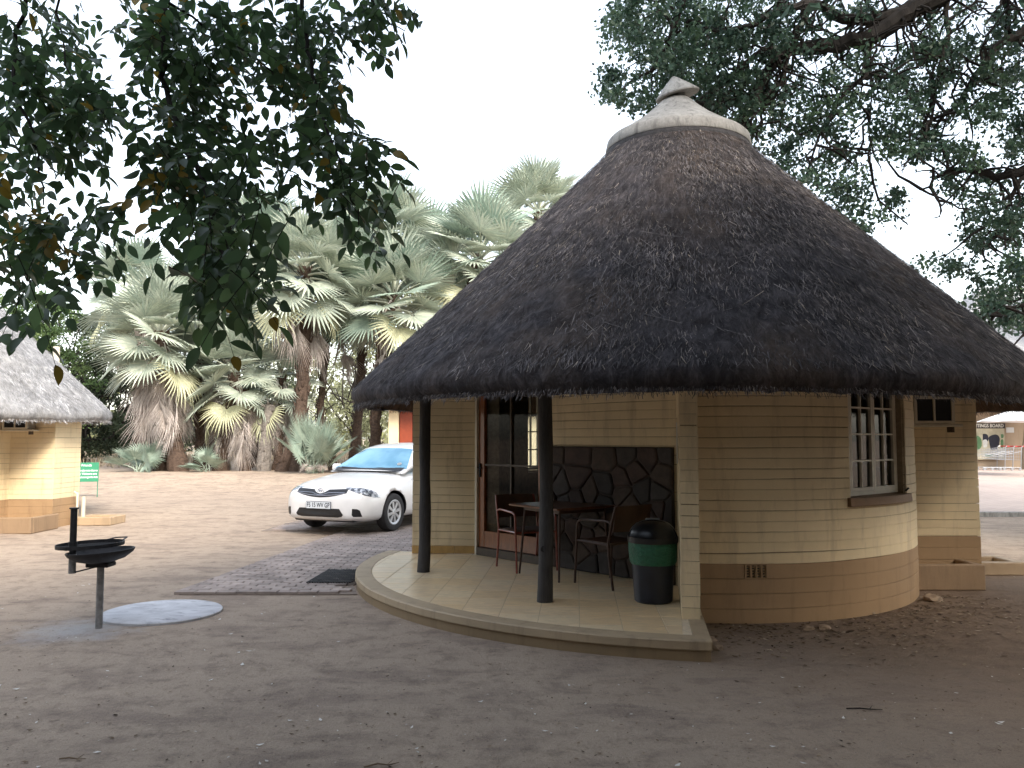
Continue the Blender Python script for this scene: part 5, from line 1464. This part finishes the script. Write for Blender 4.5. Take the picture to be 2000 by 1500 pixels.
# ------------------------------------------------------------------ the near tree whose boughs hang into the picture, top left
def near_tree():
    rs = np.random.RandomState(41)
    base = Vector((-2.6, -2.4, 0)); T = empty('overhanging_tree', base, 0, 'near tree with dark oval leaves hanging in at the top left', 'tree')
    greens = [leafmat('oval_leaf_deep', [(0, (.065, .115, .058)), (1, (.10, .165, .080))], .36, .42), leafmat('oval_leaf_mid', [(0, (.10, .18, .072)), (1, (.15, .24, .10))], .36, .46), leafmat('oval_leaf_yellow', [(0, (.24, .17, .025)), (1, (.34, .24, .04))], .5, .3)]
    def leaf_me(k):
        # pointed oval, folded along the midrib, tip bent
        n = 7; V = []; Fs = []; c = rs.uniform(.08, .28); w = rs.uniform(.46, .60)
        for i in range(n):
            t = i / (n - 1); h = w * .5 * (math.sin(math.pi * t ** .85) ** .85 if 0 < t < 1 else 0.012); z = -c * t * t
            V += [(t, -h, z + h * .35), (t, 0, z), (t, h, z + h * .35)]
        for i in range(n - 1):
            a = i * 3; Fs += [(a, a + 1, a + 4, a + 3), (a + 1, a + 2, a + 5, a + 4)]
        return V, Fs
    shapes = [leaf_me(k) for k in range(5)]
    meshes = [[mesh('leaf', v, f, g, True) for v, f in shapes] for g in greens]
    # boughs (image guide lines at 2.5 - 4.6 m) with foliage masses along them: (u, v, half-width, half-height, sprays, depth)
    masses = [(60, 60, 80, 70, 13, 3.6), (120, 150, 110, 60, 13, 3.6), (60, 250, 85, 80, 15, 3.5), (150, 240, 90, 60, 11, 3.4), (60, 400, 80, 90, 16, 3.3), (120, 480, 80, 70, 12, 3.2), (190, 450, 50, 60, 6, 3.2), (40, 520, 60, 40, 6, 3.0),
              (150, 210, 60, 80, 8, 3.6), (250, 30, 110, 40, 10, 3.8), (350, 60, 90, 70, 14, 3.7), (330, 160, 80, 70, 12, 3.5), (430, 90, 110, 80, 18, 3.7), (540, 60, 110, 70, 18, 3.8), (650, 40, 90, 50, 12, 3.8), (740, 35, 60, 40, 8, 3.7),
              (400, 200, 80, 70, 11, 3.4), (360, 270, 100, 60, 13, 3.3), (430, 330, 110, 60, 14, 3.1), (330, 370, 80, 50, 9, 3.0), (470, 390, 80, 50, 9, 2.9), (400, 440, 90, 60, 12, 2.8), (430, 465, 85, 50, 10, 2.7), (475, 510, 80, 42, 10, 2.5), (445, 550, 95, 32, 10, 2.4),
              (560, 140, 90, 50, 9, 3.6), (610, 180, 50, 60, 6, 3.5), (650, 210, 45, 30, 4, 3.4), (620, 280, 50, 45, 6, 3.2), (690, 300, 70, 45, 10, 3.1), (650, 370, 60, 45, 8, 2.9), (720, 380, 45, 50, 6, 2.9), (530, 300, 50, 50, 5, 3.3), (690, 440, 25, 25, 2, 2.8), (20, 575, 30, 20, 2, 2.4), (110, 560, 60, 25, 3, 2.5), (600, 110, 60, 60, 6, 3.6)]
    leaves = []; tw = MB()
    def spray(p, d, L, n, yl):
        """a leaf stalk with paired leaflets"""
        d = d.normalized(); side = d.cross(Vector((0, 0, 1)))
        if side.length < .1: side = d.cross(Vector((1, 0, 0)))
        side.normalize(); side = (Matrix.Rotation(rs.uniform(-.9, .9), 3, d) @ side); nor = side.cross(d)
        pts = [p + d * (L * t) + Vector((0, 0, -.35 * L * t * t)) for t in np.linspace(0, 1, 6)]
        tw.tube(pts, list(np.linspace(.0016, .0008, 6)), 4, False)
        for i in range(n):
            t = (i + .8) / n; q = p + d * (L * t) + Vector((0, 0, -.35 * L * t * t)); s = 1 if i % 2 else -1
            dd = (side * s * rs.uniform(.7, 1.0) + d * rs.uniform(.3, .8) + Vector((0, 0, rs.uniform(-.45, .05)))).normalized()
            if i == n - 1: dd = (d + Vector((0, 0, -.4))).normalized()
            nn = (nor + Vector(rs.normal(0, .35, 3))).normalized()
            sz = rs.uniform(.052, .076)
            b = nn.cross(dd).normalized(); nn = dd.cross(b)
            M4 = Matrix(((dd.x, b.x, nn.x, q.x), (dd.y, b.y, nn.y, q.y), (dd.z, b.z, nn.z, q.z), (0, 0, 0, 1))) @ Matrix.Scale(sz, 4)
            g = 2 if rs.rand() < yl else int(rs.rand() < .35)
            leaves.append((M4, g, rs.randint(5)))
    for u, v, a, b, n, dep in masses:
        yl = .28 if (u < 150 and 300 < v < 470) or (u == 330 and v == 370) else (.035 if v < 380 else .008)
        for _ in range(int(n * (1.75 if v < 330 else 1.35))):
            t = rs.uniform(0, 2 * math.pi); q = rs.rand() ** .5; d = dep + rs.uniform(-.35, .55)
            p = pix(u + a * q * math.cos(t), v + b * q * math.sin(t), d) - base
            dr = Vector((rs.normal(.15, .7), rs.normal(0, .6), rs.uniform(-.9, .05)))
            spray(p - dr.normalized() * .09, dr, rs.uniform(.15, .24), rs.randint(7, 11), yl)
    # twigs and boughs
    def bough(pts, r0, r1):
        P = [pix(u, v, d) - base for u, v, d in pts]; Q = []
        for a, b in zip(P, P[1:]):
            for t in (0, .25, .5, .75): Q.append(a.lerp(b, t) + Vector(rs.normal(0, .006, 3)))
        Q.append(P[-1]); tw.tube(Q, list(np.linspace(r0, r1, len(Q))), 6); return Q
    hub = pix(330, -420, 3.4)
    bough([(330, -420, 3.4), (325, -150, 3.6), (322, 0, 3.6), (318, 90, 3.5), (322, 170, 3.4), (350, 260, 3.3), (395, 340, 3.1), (405, 390, 2.9), (420, 450, 2.8), (440, 500, 2.6), (465, 530, 2.4), (480, 560, 2.3)], .016, .003)
    bough([(330, -420, 3.4), (150, -120, 3.6), (50, 0, 3.6), (32, 80, 3.6), (28, 170, 3.5), (55, 240, 3.4), (75, 320, 3.3), (85, 400, 3.2)], .014, .003)
    bough([(330, -420, 3.4), (600, -160, 3.8), (590, 40, 3.7), (605, 120, 3.6), (612, 180, 3.5), (640, 260, 3.2), (680, 340, 3.0), (700, 440, 2.8)], .013, .002)
    bough([(600, -160, 3.8), (680, -40, 3.8), (740, 20, 3.7), (790, 60, 3.7)], .008, .002)
    bough([(150, -120, 3.6), (110, 20, 3.7), (130, 130, 3.6), (160, 220, 3.5)], .007, .002)
    bough([(322, 0, 3.6), (430, 70, 3.7), (520, 130, 3.6), (560, 170, 3.6)], .006, .002)
    h = hub - base
    # trunk and limbs behind and above the camera
    top = Vector((.3, .6, 4.6))
    tr = MB(); tr.tube(wander((0, 0, -.3), top, 10, .15, rs), list(np.linspace(.34, .24, 11)), 14)
    tr.tube(wander(top, h, 8, .2, rs), list(np.linspace(.12, .016, 9)), 9)
    cs = []; rr = []
    while len(cs) < 1250:
        x = rs.uniform(-5.5, 10.5); y = rs.uniform(-9, 7.5); z = rs.uniform(4.3, 8.5)
        if y < -3.5 and rs.rand() < .6: z = rs.uniform(1.6, 5.5)  # unseen low skirt of the crown, added to block light from behind
        if x < -.8 and y > -.5: continue
        if y > 6 or z > 8.6 - .4 * max(0, y): continue
        if y > .2 and 750 - 1600 * ((z - 1.1 - 1.6) / y - .066) > -40: continue
        if math.hypot(x - 2.5, y - .0) > 9.5: continue
        if x > 5.2 and -6 < y < 3.5 and rs.rand() < .72: continue  # unseen crown thinned here so sun can reach the round wall
        cs.append((x - base.x, y - base.y, z)); rr.append(rs.uniform(.45, .8))
    for c in cs[::28]:
        tr.tube(wander(top * rs.uniform(.85, 1.0), c, 8, .25, rs), list(np.linspace(.10, .015, 9)), 7)
    tr.build('trunk', M_BARK, T)
    tw.build('bough', M_BARK, T)
    V, F, U = leaf_cloud(cs, rr, 80, .21, rs, .75, .55, .3)
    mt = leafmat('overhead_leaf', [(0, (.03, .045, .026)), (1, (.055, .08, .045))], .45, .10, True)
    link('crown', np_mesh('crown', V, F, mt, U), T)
    # the 300 leaves that show largest are pieces of their own, the rest one mass
    camp = EYE - base
    leaves.sort(key=lambda l: (l[0].translation - camp).length)
    for M4, g, k in leaves[:300]:
        o = bpy.data.objects.new('leaf', meshes[g][k]); COL.objects.link(o); o.parent = T; o.matrix_local = M4
    for g in range(3):
        mm = MB()
        for M4, gg, k in leaves[300:]:
            if gg == g: mm.add([M4 @ Vector(v) for v in shapes[k][0]], shapes[k][1])
        if mm.v:
            o = mm.build('leaf_mass', greens[g], T); o.data.shade_smooth(); tag(o, kind='stuff')
    print('near leaves', len(leaves))
near_tree()

def sky_screen_foliage():
    """unseen foliage added behind the camera to close off the low sky on that side"""
    rs = np.random.RandomState(61); cs = []; rr = []
    for i in range(900):
        a = R(rs.uniform(158, 385)); r = rs.uniform(13, 18)
        cz_ = rs.uniform(.3, 8.5)
        if R(290) < a < R(324): cz_ *= .55  # added screen kept lower here, leaving a gap for the sun
        cs.append((1 + r * math.cos(a), 1.5 + r * math.sin(a), cz_)); rr.append(rs.uniform(.9, 1.6))
    V, F, U = leaf_cloud(cs, rr, 105, .44, rs, .8, .6, .3)
    tag(link('sky_screen_foliage', np_mesh('sky_screen_foliage', V, F, M_BUSHD, U)), 'unseen leafy screen added behind the camera to block low sky light', 'sky_screen_foliage', kind='stuff')
sky_screen_foliage()
# ------------------------------------------------------------------ green notice board
def sign():
    S = empty('notice_sign', (-11.58, 22.4, 0), R(24), 'green notice board with white lettering beside the pale thatched hut', 'sign')
    gr = plain('green_sign_paint', (.030, .22, .115), .5, .1, 5, .05); gp = plain('green_post_paint', (.06, .17, .11), .6, .2, 9)
    MB().box((0, 0, .68), (.60, .02, .52), None, .004).build('board', gr, S)
    for x in (-.28, .28): MB().box((x, .022, .40), (.025, .02, .86)).build('post', gp, S)
    wt = plain('white_lettering', (.75, .78, .75), .6, .03, 5, 0)
    for body, z, h in (('Friends', .865, .085), ('Please take note that no', .725, .078), ('Day Visitors are', .635, .078), ('allowed amongst the huts', .545, .078)):
        me = text_mesh(body, h, wt, bold=.0022); xs = [v.co.x for v in me.vertices]; w = max(xs) - min(xs); k = min(1, .55 / w)
        for v in me.vertices: v.co.x *= k
        link('lettering', me, S, loc=(0, -.0125, z), rot=(R(90), 0, 0))
sign()

# ------------------------------------------------------------------ hut behind the car
def back_hut():
    B = empty('staff_hut', (-1.4, 29.0, .38), 0, 'cream hut with an orange-red door glimpsed behind the white car', 'hut')
    w = MB(); W, D, Hh = 5.3, 4.0, 2.5
    w.box((-W / 2 + .165, -D / 2, Hh / 2), (.33, .2, Hh)); w.box((.62, -D / 2, Hh / 2), (W - 1.24 - .0, .2, Hh)); w.box((-W / 2 + .665, -D / 2 , Hh - .12), (.67, .198, .24))
    w.box((-W / 2 + .1, 0.0, Hh / 2), (.2, D - .2, Hh)); w.box((W / 2 - .1, 0.0, Hh / 2), (.2, D - .2, Hh)); w.box((0, D / 2, Hh / 2), (W, .2, Hh))
    w.build('wall', MAT['cream'], B)
    door = plain('orange_red_door', (.27, .050, .018), .45, .2, 6, .05)
    d = MB().box((-W / 2 + .56, -D / 2 + .03, 1.12), (.42, .05, 2.24), None, .006).build('door', door, B)
    MB().box((-W / 2 + .88, -D / 2 + .05, 1.12), (.2, .05, 2.24)).build('door_side_panel', MAT['black'], B)
    r = MB(); e = .75; z0 = 2.42; z1 = 4.7
    P = [(-W / 2 - e, -D / 2 - e, z0), (W / 2 + e, -D / 2 - e, z0), (W / 2 + e, D / 2 + e, z0), (-W / 2 - e, D / 2 + e, z0), (-.8, 0, z1), (.8, 0, z1)]
    P2 = [(x, y, z + .22) for x, y, z in P]
    r.add(P + P2, [(6, 7, 11, 10), (7, 8, 11), (8, 9, 10, 11), (9, 6, 10), (4, 5, 1, 0), (5, 2, 1), (5, 4, 3, 2), (4, 0, 3), (0, 1, 7, 6), (1, 2, 8, 7), (2, 3, 9, 8), (3, 0, 6, 9)])
    ro = r.build('roof', plain('tan_thatch', (.27, .225, .19), .95, .4, 5, .9, .05, stretch=(6, 6, 1)), B)
    rs = np.random.RandomState(9); n = 900
    x = rs.uniform(-W / 2 - e, W / 2 + e, n); V = []
    p0 = np.stack([x, np.full(n, -D / 2 - e - .005), rs.uniform(z0, z0 + .2, n)], 1); p1 = p0 + np.stack([rs.normal(0, .05, n), rs.uniform(-.08, 0, n), -rs.uniform(.1, .38, n)], 1); s = np.array([[.012, 0, 0]])
    V = np.stack([p0 - s, p0 + s, p1], 1).reshape(-1, 3)
    tag(link('eave_straw', np_mesh('eave_straw', V, np.arange(n * 3).reshape(-1, 3), M_FRONDD, np.zeros((n * 3, 2)) + .5), ro), kind='stuff')
back_hut()

# ------------------------------------------------------------------ the shop side, far right
def shop():
    S = empty('shop_building', (25.0, 41.0, .2), 0, 'tan shop building with a pale thatched roof at the far right', 'building')
    tan = wallpaint('shop_wall_paint', (.36, .27, .19), (.2, .15, .1))
    MB().box((0, -3.0, 1.7), (12, .25, 3.4)).box((-5.9, .13, 1.7), (.25, 6, 3.4)).box((5.9, .13, 1.7), (.25, 6, 3.4)).box((0, 3.25, 1.7), (12, .25, 3.4)).build('wall', tan, S)
    MB().box((0, -3.19, 2.98), (11.6, .12, .5)).build('fascia', plain('fascia_paint', (.30, .17, .085), .7), S)
    MB().box((-2.35, -3.3, 2.9), (.16, .16, 1.0)).build('roof_post', MAT['post'], S)
    z0, z1, e = 3.3, 8.8, 1.1
    P = [(-6 - e, -3 - e - 2.6, z0), (6 + e, -3 - e - 2.6, z0), (6 + e, 3.3 + e, z0), (-6 - e, 3.3 + e, z0), (-1.2, .2, z1), (3.2, .2, z1)]
    P2 = [(x, y, z + .28) for x, y, z in P]
    ro = MB().add(P + P2, [(6, 7, 11, 10), (7, 8, 11), (8, 9, 10, 11), (9, 6, 10), (4, 5, 1, 0), (5, 2, 1), (5, 4, 3, 2), (4, 0, 3), (0, 1, 7, 6), (1, 2, 8, 7), (2, 3, 9, 8), (3, 0, 6, 9)])
    o = ro.build('roof', plain('shop_thatch', (.36, .36, .37), .95, .3, 3, .9, .06, stretch=(4, 4, 1)), S); fixn(o.data)
    # sightings board
    B = empty('sightings_board', (21.73, 37.66, .2), 0, 'noticeboard with a dark lettered header on the tan shop wall', 'noticeboard')
    MB().box((0, 0, 1.14), (1.70, .06, 1.42), None, .005).build('panel', plain('board_map', (.46, .42, .31), .7, .25, 3, .02), B)
    MB().box((0, -.012, 1.97), (1.78, .08, .24), None, .005).build('header', plain('board_header', (.028, .018, .016), .6), B)
    me = text_mesh('SIGHTINGS BOARD', .22, plain('board_letters', (.72, .70, .64), .6, .03, 5, 0), bold=.004); xs = [v.co.x for v in me.vertices]; k = 1.62 / (max(xs) - min(xs))
    for v in me.vertices: v.co.x *= k
    link('header_lettering', me, B, loc=(0, -.0545, 1.97), rot=(R(90), 0, 0))
    dk = plain('print_navy', (.012, .014, .03), .7); gn = plain('print_green', (.09, .2, .09), .7); pw = plain('print_white', (.6, .6, .58), .7)
    def blob(cx, cz, rx, rz, mat, ph, y=-.034):
        pts = [(cx + rx * (1 + .14 * math.sin(3 * t + ph)) * math.copysign(abs(math.cos(t)) ** .7, math.cos(t)), cz + rz * (1 + .1 * math.sin(2 * t + ph)) * math.copysign(abs(math.sin(t)) ** .7, math.sin(t))) for t in np.linspace(0, 2 * math.pi, 26)[:-1]]
        n = len(pts); V = [(a, y, b) for a, b in pts] + [(a, -.029, b) for a, b in pts]
        Fs = [tuple(range(n))] + [(i, (i + 1) % n, n + (i + 1) % n, n + i) for i in range(n)]
        o = link('map_print', mesh('map_print', V, Fs, mat), B); fixn(o.data)
    blob(.36, 1.22, .24, .36, dk, .4); blob(-.04, 1.42, .13, .2, dk, 2.0, -.036); blob(-.06, 1.16, .10, .2, pw, 1.0, -.040); blob(.72, 1.16, .06, .2, gn, .0); blob(.74, 1.5, .06, .1, gn, 1.2); blob(.1, .62, .2, .07, gn, .6); blob(-.5, 1.2, .26, .36, gn, 1.6)
    # paper on the wall
    tag(MB().box((0, 0, 0), (.36, .01, .24)).build('wall_poster', MAT['paper'], None, loc=(22.98, 37.86, 1.98)), 'small white sheet on the shop wall right of the noticeboard', 'poster')
    # trolleys
    wire = plain('zinc_wire', (.30, .31, .33), .4, .1, 9, 0, metal=.3); red = plain('red_handle', (.55, .02, .025), .4, .1, 9, 0); wheelm = plain('grey_castor', (.18, .18, .19), .6)
    def trolley(x, y, label):
        T = empty('shopping_trolley', (x, y, gz(x, y) + .03), R(2), label, 'trolley', 'trolleys beside the noticeboard')
        m = MB(); w = .27
        for s in (-1, 1):
            m.tube([(-.62, s * w * .8, .12), (.30, s * w, .12), (.36, s * w, .98), (.40, s * w, 1.02), (.50, s * w, 1.02)], .017, 6)
            m.tube([(-.60, s * w * .8, .62), (.34, s * w, .80)], .012, 5)
        m.build('frame', wire, T, True)
        b = MB(); N = 9
        for i in range(N + 1):
            q = i / N; xx = -.60 + .94 * q; zt = .86 + .10 * q; zb = .50 - .06 * q; ww = w * (.8 + .2 * q)
            b.tube([(xx, -ww, zt), (xx, -ww * .85, zb), (xx, ww * .85, zb), (xx, ww, zt)], .006, 4)
        for k in range(5):
            q = k / 4
            for s in (-1, 1): b.tube([(-.60, s * w * .8 * (.85 + .15 * q), .50 + .36 * q), (.34, s * w * (.85 + .15 * q), .44 + .52 * q)], .006, 4)
            b.tube([(-.60, -w * .8 + 2 * w * .8 * q, .50), (.34, -w + 2 * w * q, .44)], .006, 4)
        b.build('basket', wire, T)
        MB().tube([(.50, -w - .02, 1.02), (.50, w + .02, 1.02)], .022, 8).tube([(.42, -w, 1.025), (.5, -w, 1.02)], .02, 6).build('handle', red, T, True)
        for xx, s in ((-.58, 1), (-.58, -1), (.28, 1), (.28, -1)):
            MB().lathe([(.0001, -.02), (.06, -.02), (.06, .02), (.0001, .02)], 14, c=(xx, s * w * .9, .06), M=Matrix.Rotation(R(90), 3, 'X')).build('castor', wheelm, T, True)
    for i, lab in enumerate(('nearest the poster, rightmost of the nested trolleys', 'second from the right of the nested trolleys', 'third from the right of the nested trolleys')):
        trolley(21.3 - .34 * i, 35.2, 'wire shopping trolley with red handle, ' + lab)
    # parasol
    U = empty('parasol', (18.95, 30.0, gz(18.95, 30.0)), 0, 'white square parasol cut off by the right edge of the picture', 'parasol')
    wc = plain('white_canvas', (.78, .78, .77), .8, .05, 4, .05)
    zc, ze, r = 2.62, 2.06, 1.75
    for i in range(8):
        a0 = R(45 * i); a1 = R(45 * (i + 1)); N = 5
        V = []; Fs = []
        for k in range(N + 1):
            q = k / N; rr = .05 + (r - .05) * q; z = zc - (zc - ze) * q ** 1.15 + .0
            V += [(rr * math.cos(a0), rr * math.sin(a0), z), (rr * math.cos((a0 + a1) / 2) * .96, rr * math.sin((a0 + a1) / 2) * .96, z - .03 * q), (rr * math.cos(a1), rr * math.sin(a1), z)]
        for k in range(N):
            a = 3 * k; Fs += [(a, a + 3, a + 4, a + 1), (a + 1, a + 4, a + 5, a + 2)]
        n = len(V); V += [(x, y, z - .012) for x, y, z in V]; Fs += [tuple(q + n for q in f[::-1]) for f in Fs]
        link('canopy_panel', mesh('canopy_panel', V, Fs, wc), U)
    MB().tube([(0, 0, 0), (0, 0, 2.68)], .025, 10).build('pole', MAT['steel'], U, True)
    MB().lathe([(.0001, 0), (.28, 0), (.28, .06), (.05, .09), (.0001, .09)], 24).build('base', MAT['cement'], U, True)
    # pale tree trunk at the picture's edge
    T = empty('pale_tree', (23.0, 36.2, .18), 0, 'pale-barked tree trunk at the right edge beside the trolleys', 'tree')
    rs = np.random.RandomState(3)
    m = MB().tube([(0, 0, -.2), (-.02, 0, .3), (.0, 0, 1.2), (.12, 0, 2.6), (.5, 0, 4.5), (1.6, .2, 7.5)], [.62, .50, .43, .38, .32, .2], 16)
    cs = []
    for i in range(60):
        c = (2.6 + rs.normal(0, 1.5), rs.normal(0, 1.6), 8.2 + rs.normal(0, 1.1)); cs.append(c)
    for c in cs[::5]: m.tube(wander((1.5, .2, 7.2), c, 5, .3, rs), list(np.linspace(.09, .015, 6)), 5)
    m.build('trunk', barkmat('pale_bark', (.24, .19, .13), (.55, .47, .36), 3, (1, 1, .6), .5, .03), T, True)
    V, F, U_ = leaf_cloud(cs, [.6] * 60, 90, .2, rs); link('crown', np_mesh('crown', V, F, M_BUSH, U_), T)
    # pale paved yard between the huts and the shop
    xs = np.linspace(7.5, 45, 40); ys = np.linspace(17.0, 37.5, 30)
    V = [(x, y, gz(x, y) + .035) for y in ys for x in xs]; nx = len(xs)
    F = [(j * nx + i, j * nx + i + 1, (j + 1) * nx + i + 1, (j + 1) * nx + i) for j in range(len(ys) - 1) for i in range(nx - 1)]
    t = NT('pale_paving'); br = t.new('ShaderNodeTexBrick'); br.inputs['Scale'].default_value = 2.2; br.inputs['Mortar Size'].default_value = .02
    br.inputs['Color1'].default_value = (.46, .37, .32, 1); br.inputs['Color2'].default_value = (.40, .325, .285, 1); br.inputs['Mortar'].default_value = (.28, .22, .19, 1)
    w = t.coord('world'); t.link(w, br.inputs['Vector']); nz = t.noise(w, .8, 5)
    t.col(t.mix(.5, br.outputs[0], t.ramp(nz, [(.3, .8), (.7, 1.15)]), 'MULTIPLY')); t.b.inputs['Roughness'].default_value = .9
    tag(link('paved_yard', mesh('paved_yard', V, F, t.m, True)), kind='structure')
    k = MB()
    for i in range(37): 
        MB().box((8 + i * 1.0, 16.93, gz(8 + i, 16.93) + .03), (.985, .12, .14), None, .012).build('kerb_stone', MAT['cement'], bpy.data.objects['paved_yard'])
shop()

# ------------------------------------------------------------------ litter on the sand
def litter():
    rs = np.random.RandomState(15)
    V = []; F = []; U = []
    def flake(x, y, s, tone, curl=.3):
        n = len(V); a = rs.uniform(0, 6.28); z = gz(x, y) + .004
        d = np.array([math.cos(a), math.sin(a)]); q = np.array([-d[1], d[0]]) * rs.uniform(.3, .6)
        c = s * curl
        V.extend([(x - d[0] * s, y - d[1] * s, z + c * rs.rand()), (x + q[0] * s, y + q[1] * s, z + .002), (x + d[0] * s, y + d[1] * s, z + c * rs.rand()), (x - q[0] * s, y - q[1] * s, z + .002)])
        F.append((n, n + 1, n + 2, n + 3)); U.extend([(tone, 0)] * 4)
    for i in range(3600):
        y = 2.2 + 9 * rs.rand() ** 1.4; x = rs.uniform(-.68, .68) * (y + 1)
        if math.hypot(x - HC[0], y - HC[1]) < 3.8 or (math.hypot(x - 3.2 * -1, y - 7.6) < .55): continue
        if -3.5 < x < -1 and y > 8.4: continue
        flake(x, y, rs.uniform(.004, .016), rs.rand() ** 1.1)
    for i in range(220):
        y = 3.2 + 6 * rs.rand() ** 1.3; x = rs.uniform(-.66, .66) * y
        if math.hypot(x - HC[0], y - HC[1]) < 3.85 or (-3.5 < x < -1 and y > 8.4): continue
        flake(x, y, rs.uniform(.009, .024), 1.0 if rs.rand() < .6 else rs.rand() * .6, .5)
    for i in range(1500):      # drifts of leaves along the foot of the round wall
        a = R(rs.uniform(-98, -25)); r = 2.5 + abs(rs.normal(0, .55)); x, y = HC[0] + r * math.cos(a), HC[1] + r * math.sin(a)
        flake(x, y, rs.uniform(.010, .032), rs.rand() * .85)
    m = leafmat('dry_leaf_litter', [(0, (.05, .033, .022)), (.45, (.17, .115, .07)), (.8, (.36, .28, .19)), (1, (.78, .75, .70))], .8, .1, True, .1)
    tag(link('leaf_litter', np_mesh('leaf_litter', V, F, m, U)), 'scattered dry leaves and bits on the sand', 'leaf litter', kind='stuff')
    # grit
    V = []; F = []
    for i in range(3200):
        y = 2.0 + 7 * rs.rand() ** 1.5; x = rs.uniform(-.68, .68) * (y + 1); s = rs.uniform(.0015, .005) * (1 if rs.rand() < .95 else 2)
        if math.hypot(x - HC[0], y - HC[1]) < 3.8: continue
        n = len(V); z = gz(x, y)
        V.extend([(x + s * rs.uniform(.6, 1.2), y, z), (x, y + s, z), (x - s, y - s * .3, z), (x, y - s, z), (x + s * .1, y, z + s * rs.uniform(.5, 1))])
        F.extend([(n, n + 1, n + 4), (n + 1, n + 2, n + 4), (n + 2, n + 3, n + 4), (n + 3, n, n + 4)])
    tag(link('grit', np_mesh('grit', V, F, plain('grit_stone', (.24, .19, .155), .9, .5, 40, 0))), 'small grit on the trodden sand', 'grit', kind='stuff')
    # a few stones by the wall
    st = plain('loose_stone', (.30, .22, .15), .85, .4, 14, .5, .01)
    for k, (u, d, s, lab) in enumerate(((1382, 6.62, .05, 'small stone lying right beside the veranda pillar'), (1392, 6.35, .055, 'flat stone in front of the veranda corner'), (1568, 7.0, .045, 'left stone of the pair under the round wall'), (1600, 7.02, .05, 'pale right stone of the pair under the round wall'), (1690, 7.6, .04, 'small dark stone under the hut window'), (1808, 8.2, .085, 'largest stone, lying beside the trough'))):
        x = (u - 1000) / 1600 * d; y = d
        m = MB(); bm = bmesh.new(); bmesh.ops.create_icosphere(bm, subdivisions=2, radius=s)
        for v in bm.verts: v.co = v.co * (1 + .45 * noise.noise(v.co / s * 1.1 + Vector((k * 5, 0, 0)))); v.co.z *= .55
        me = bpy.data.meshes.new('loose_stone'); bm.to_mesh(me); bm.free(); me.materials.append(st)
        tag(link('loose_stone', me, None, loc=(x, y, gz(x, y) + s * .2), rot=(0, 0, k * 1.3)), lab, 'stone', 'loose stones along the hut wall')
    for k, (u, v, L, a, lab) in enumerate(((1672, 1375, .20, -.2, 'dark twig on the sand at the lower right'), (752, 1478, .17, .25, 'curved pale twig at the bottom edge'), (165, 1467, .14, -.1, 'thin straw-coloured twig at the lower left'))):
        d = 1600 * 1.6 / (v - 856); x = (u - 1000) / 1600 * d; y = d
        m = MB().tube([(-L / 2 * math.cos(a), -L / 2 * math.sin(a), .006), (-.02, .012, .010), (L * .2, .0, .008), (L / 2 * math.cos(a), L / 2 * math.sin(a), .012)], [.004, .0045, .0035, .002], 6).tube([(L * .15, 0, .008), (L * .3, .03, .02)], [.0025, .001], 5)
        tag(m.build('twig', M_BARK if k == 0 else plain('pale_twig', (.20, .14, .09), .9), None, True, loc=(x, y, gz(x, y))), lab, 'twig', 'fallen twigs')
litter()
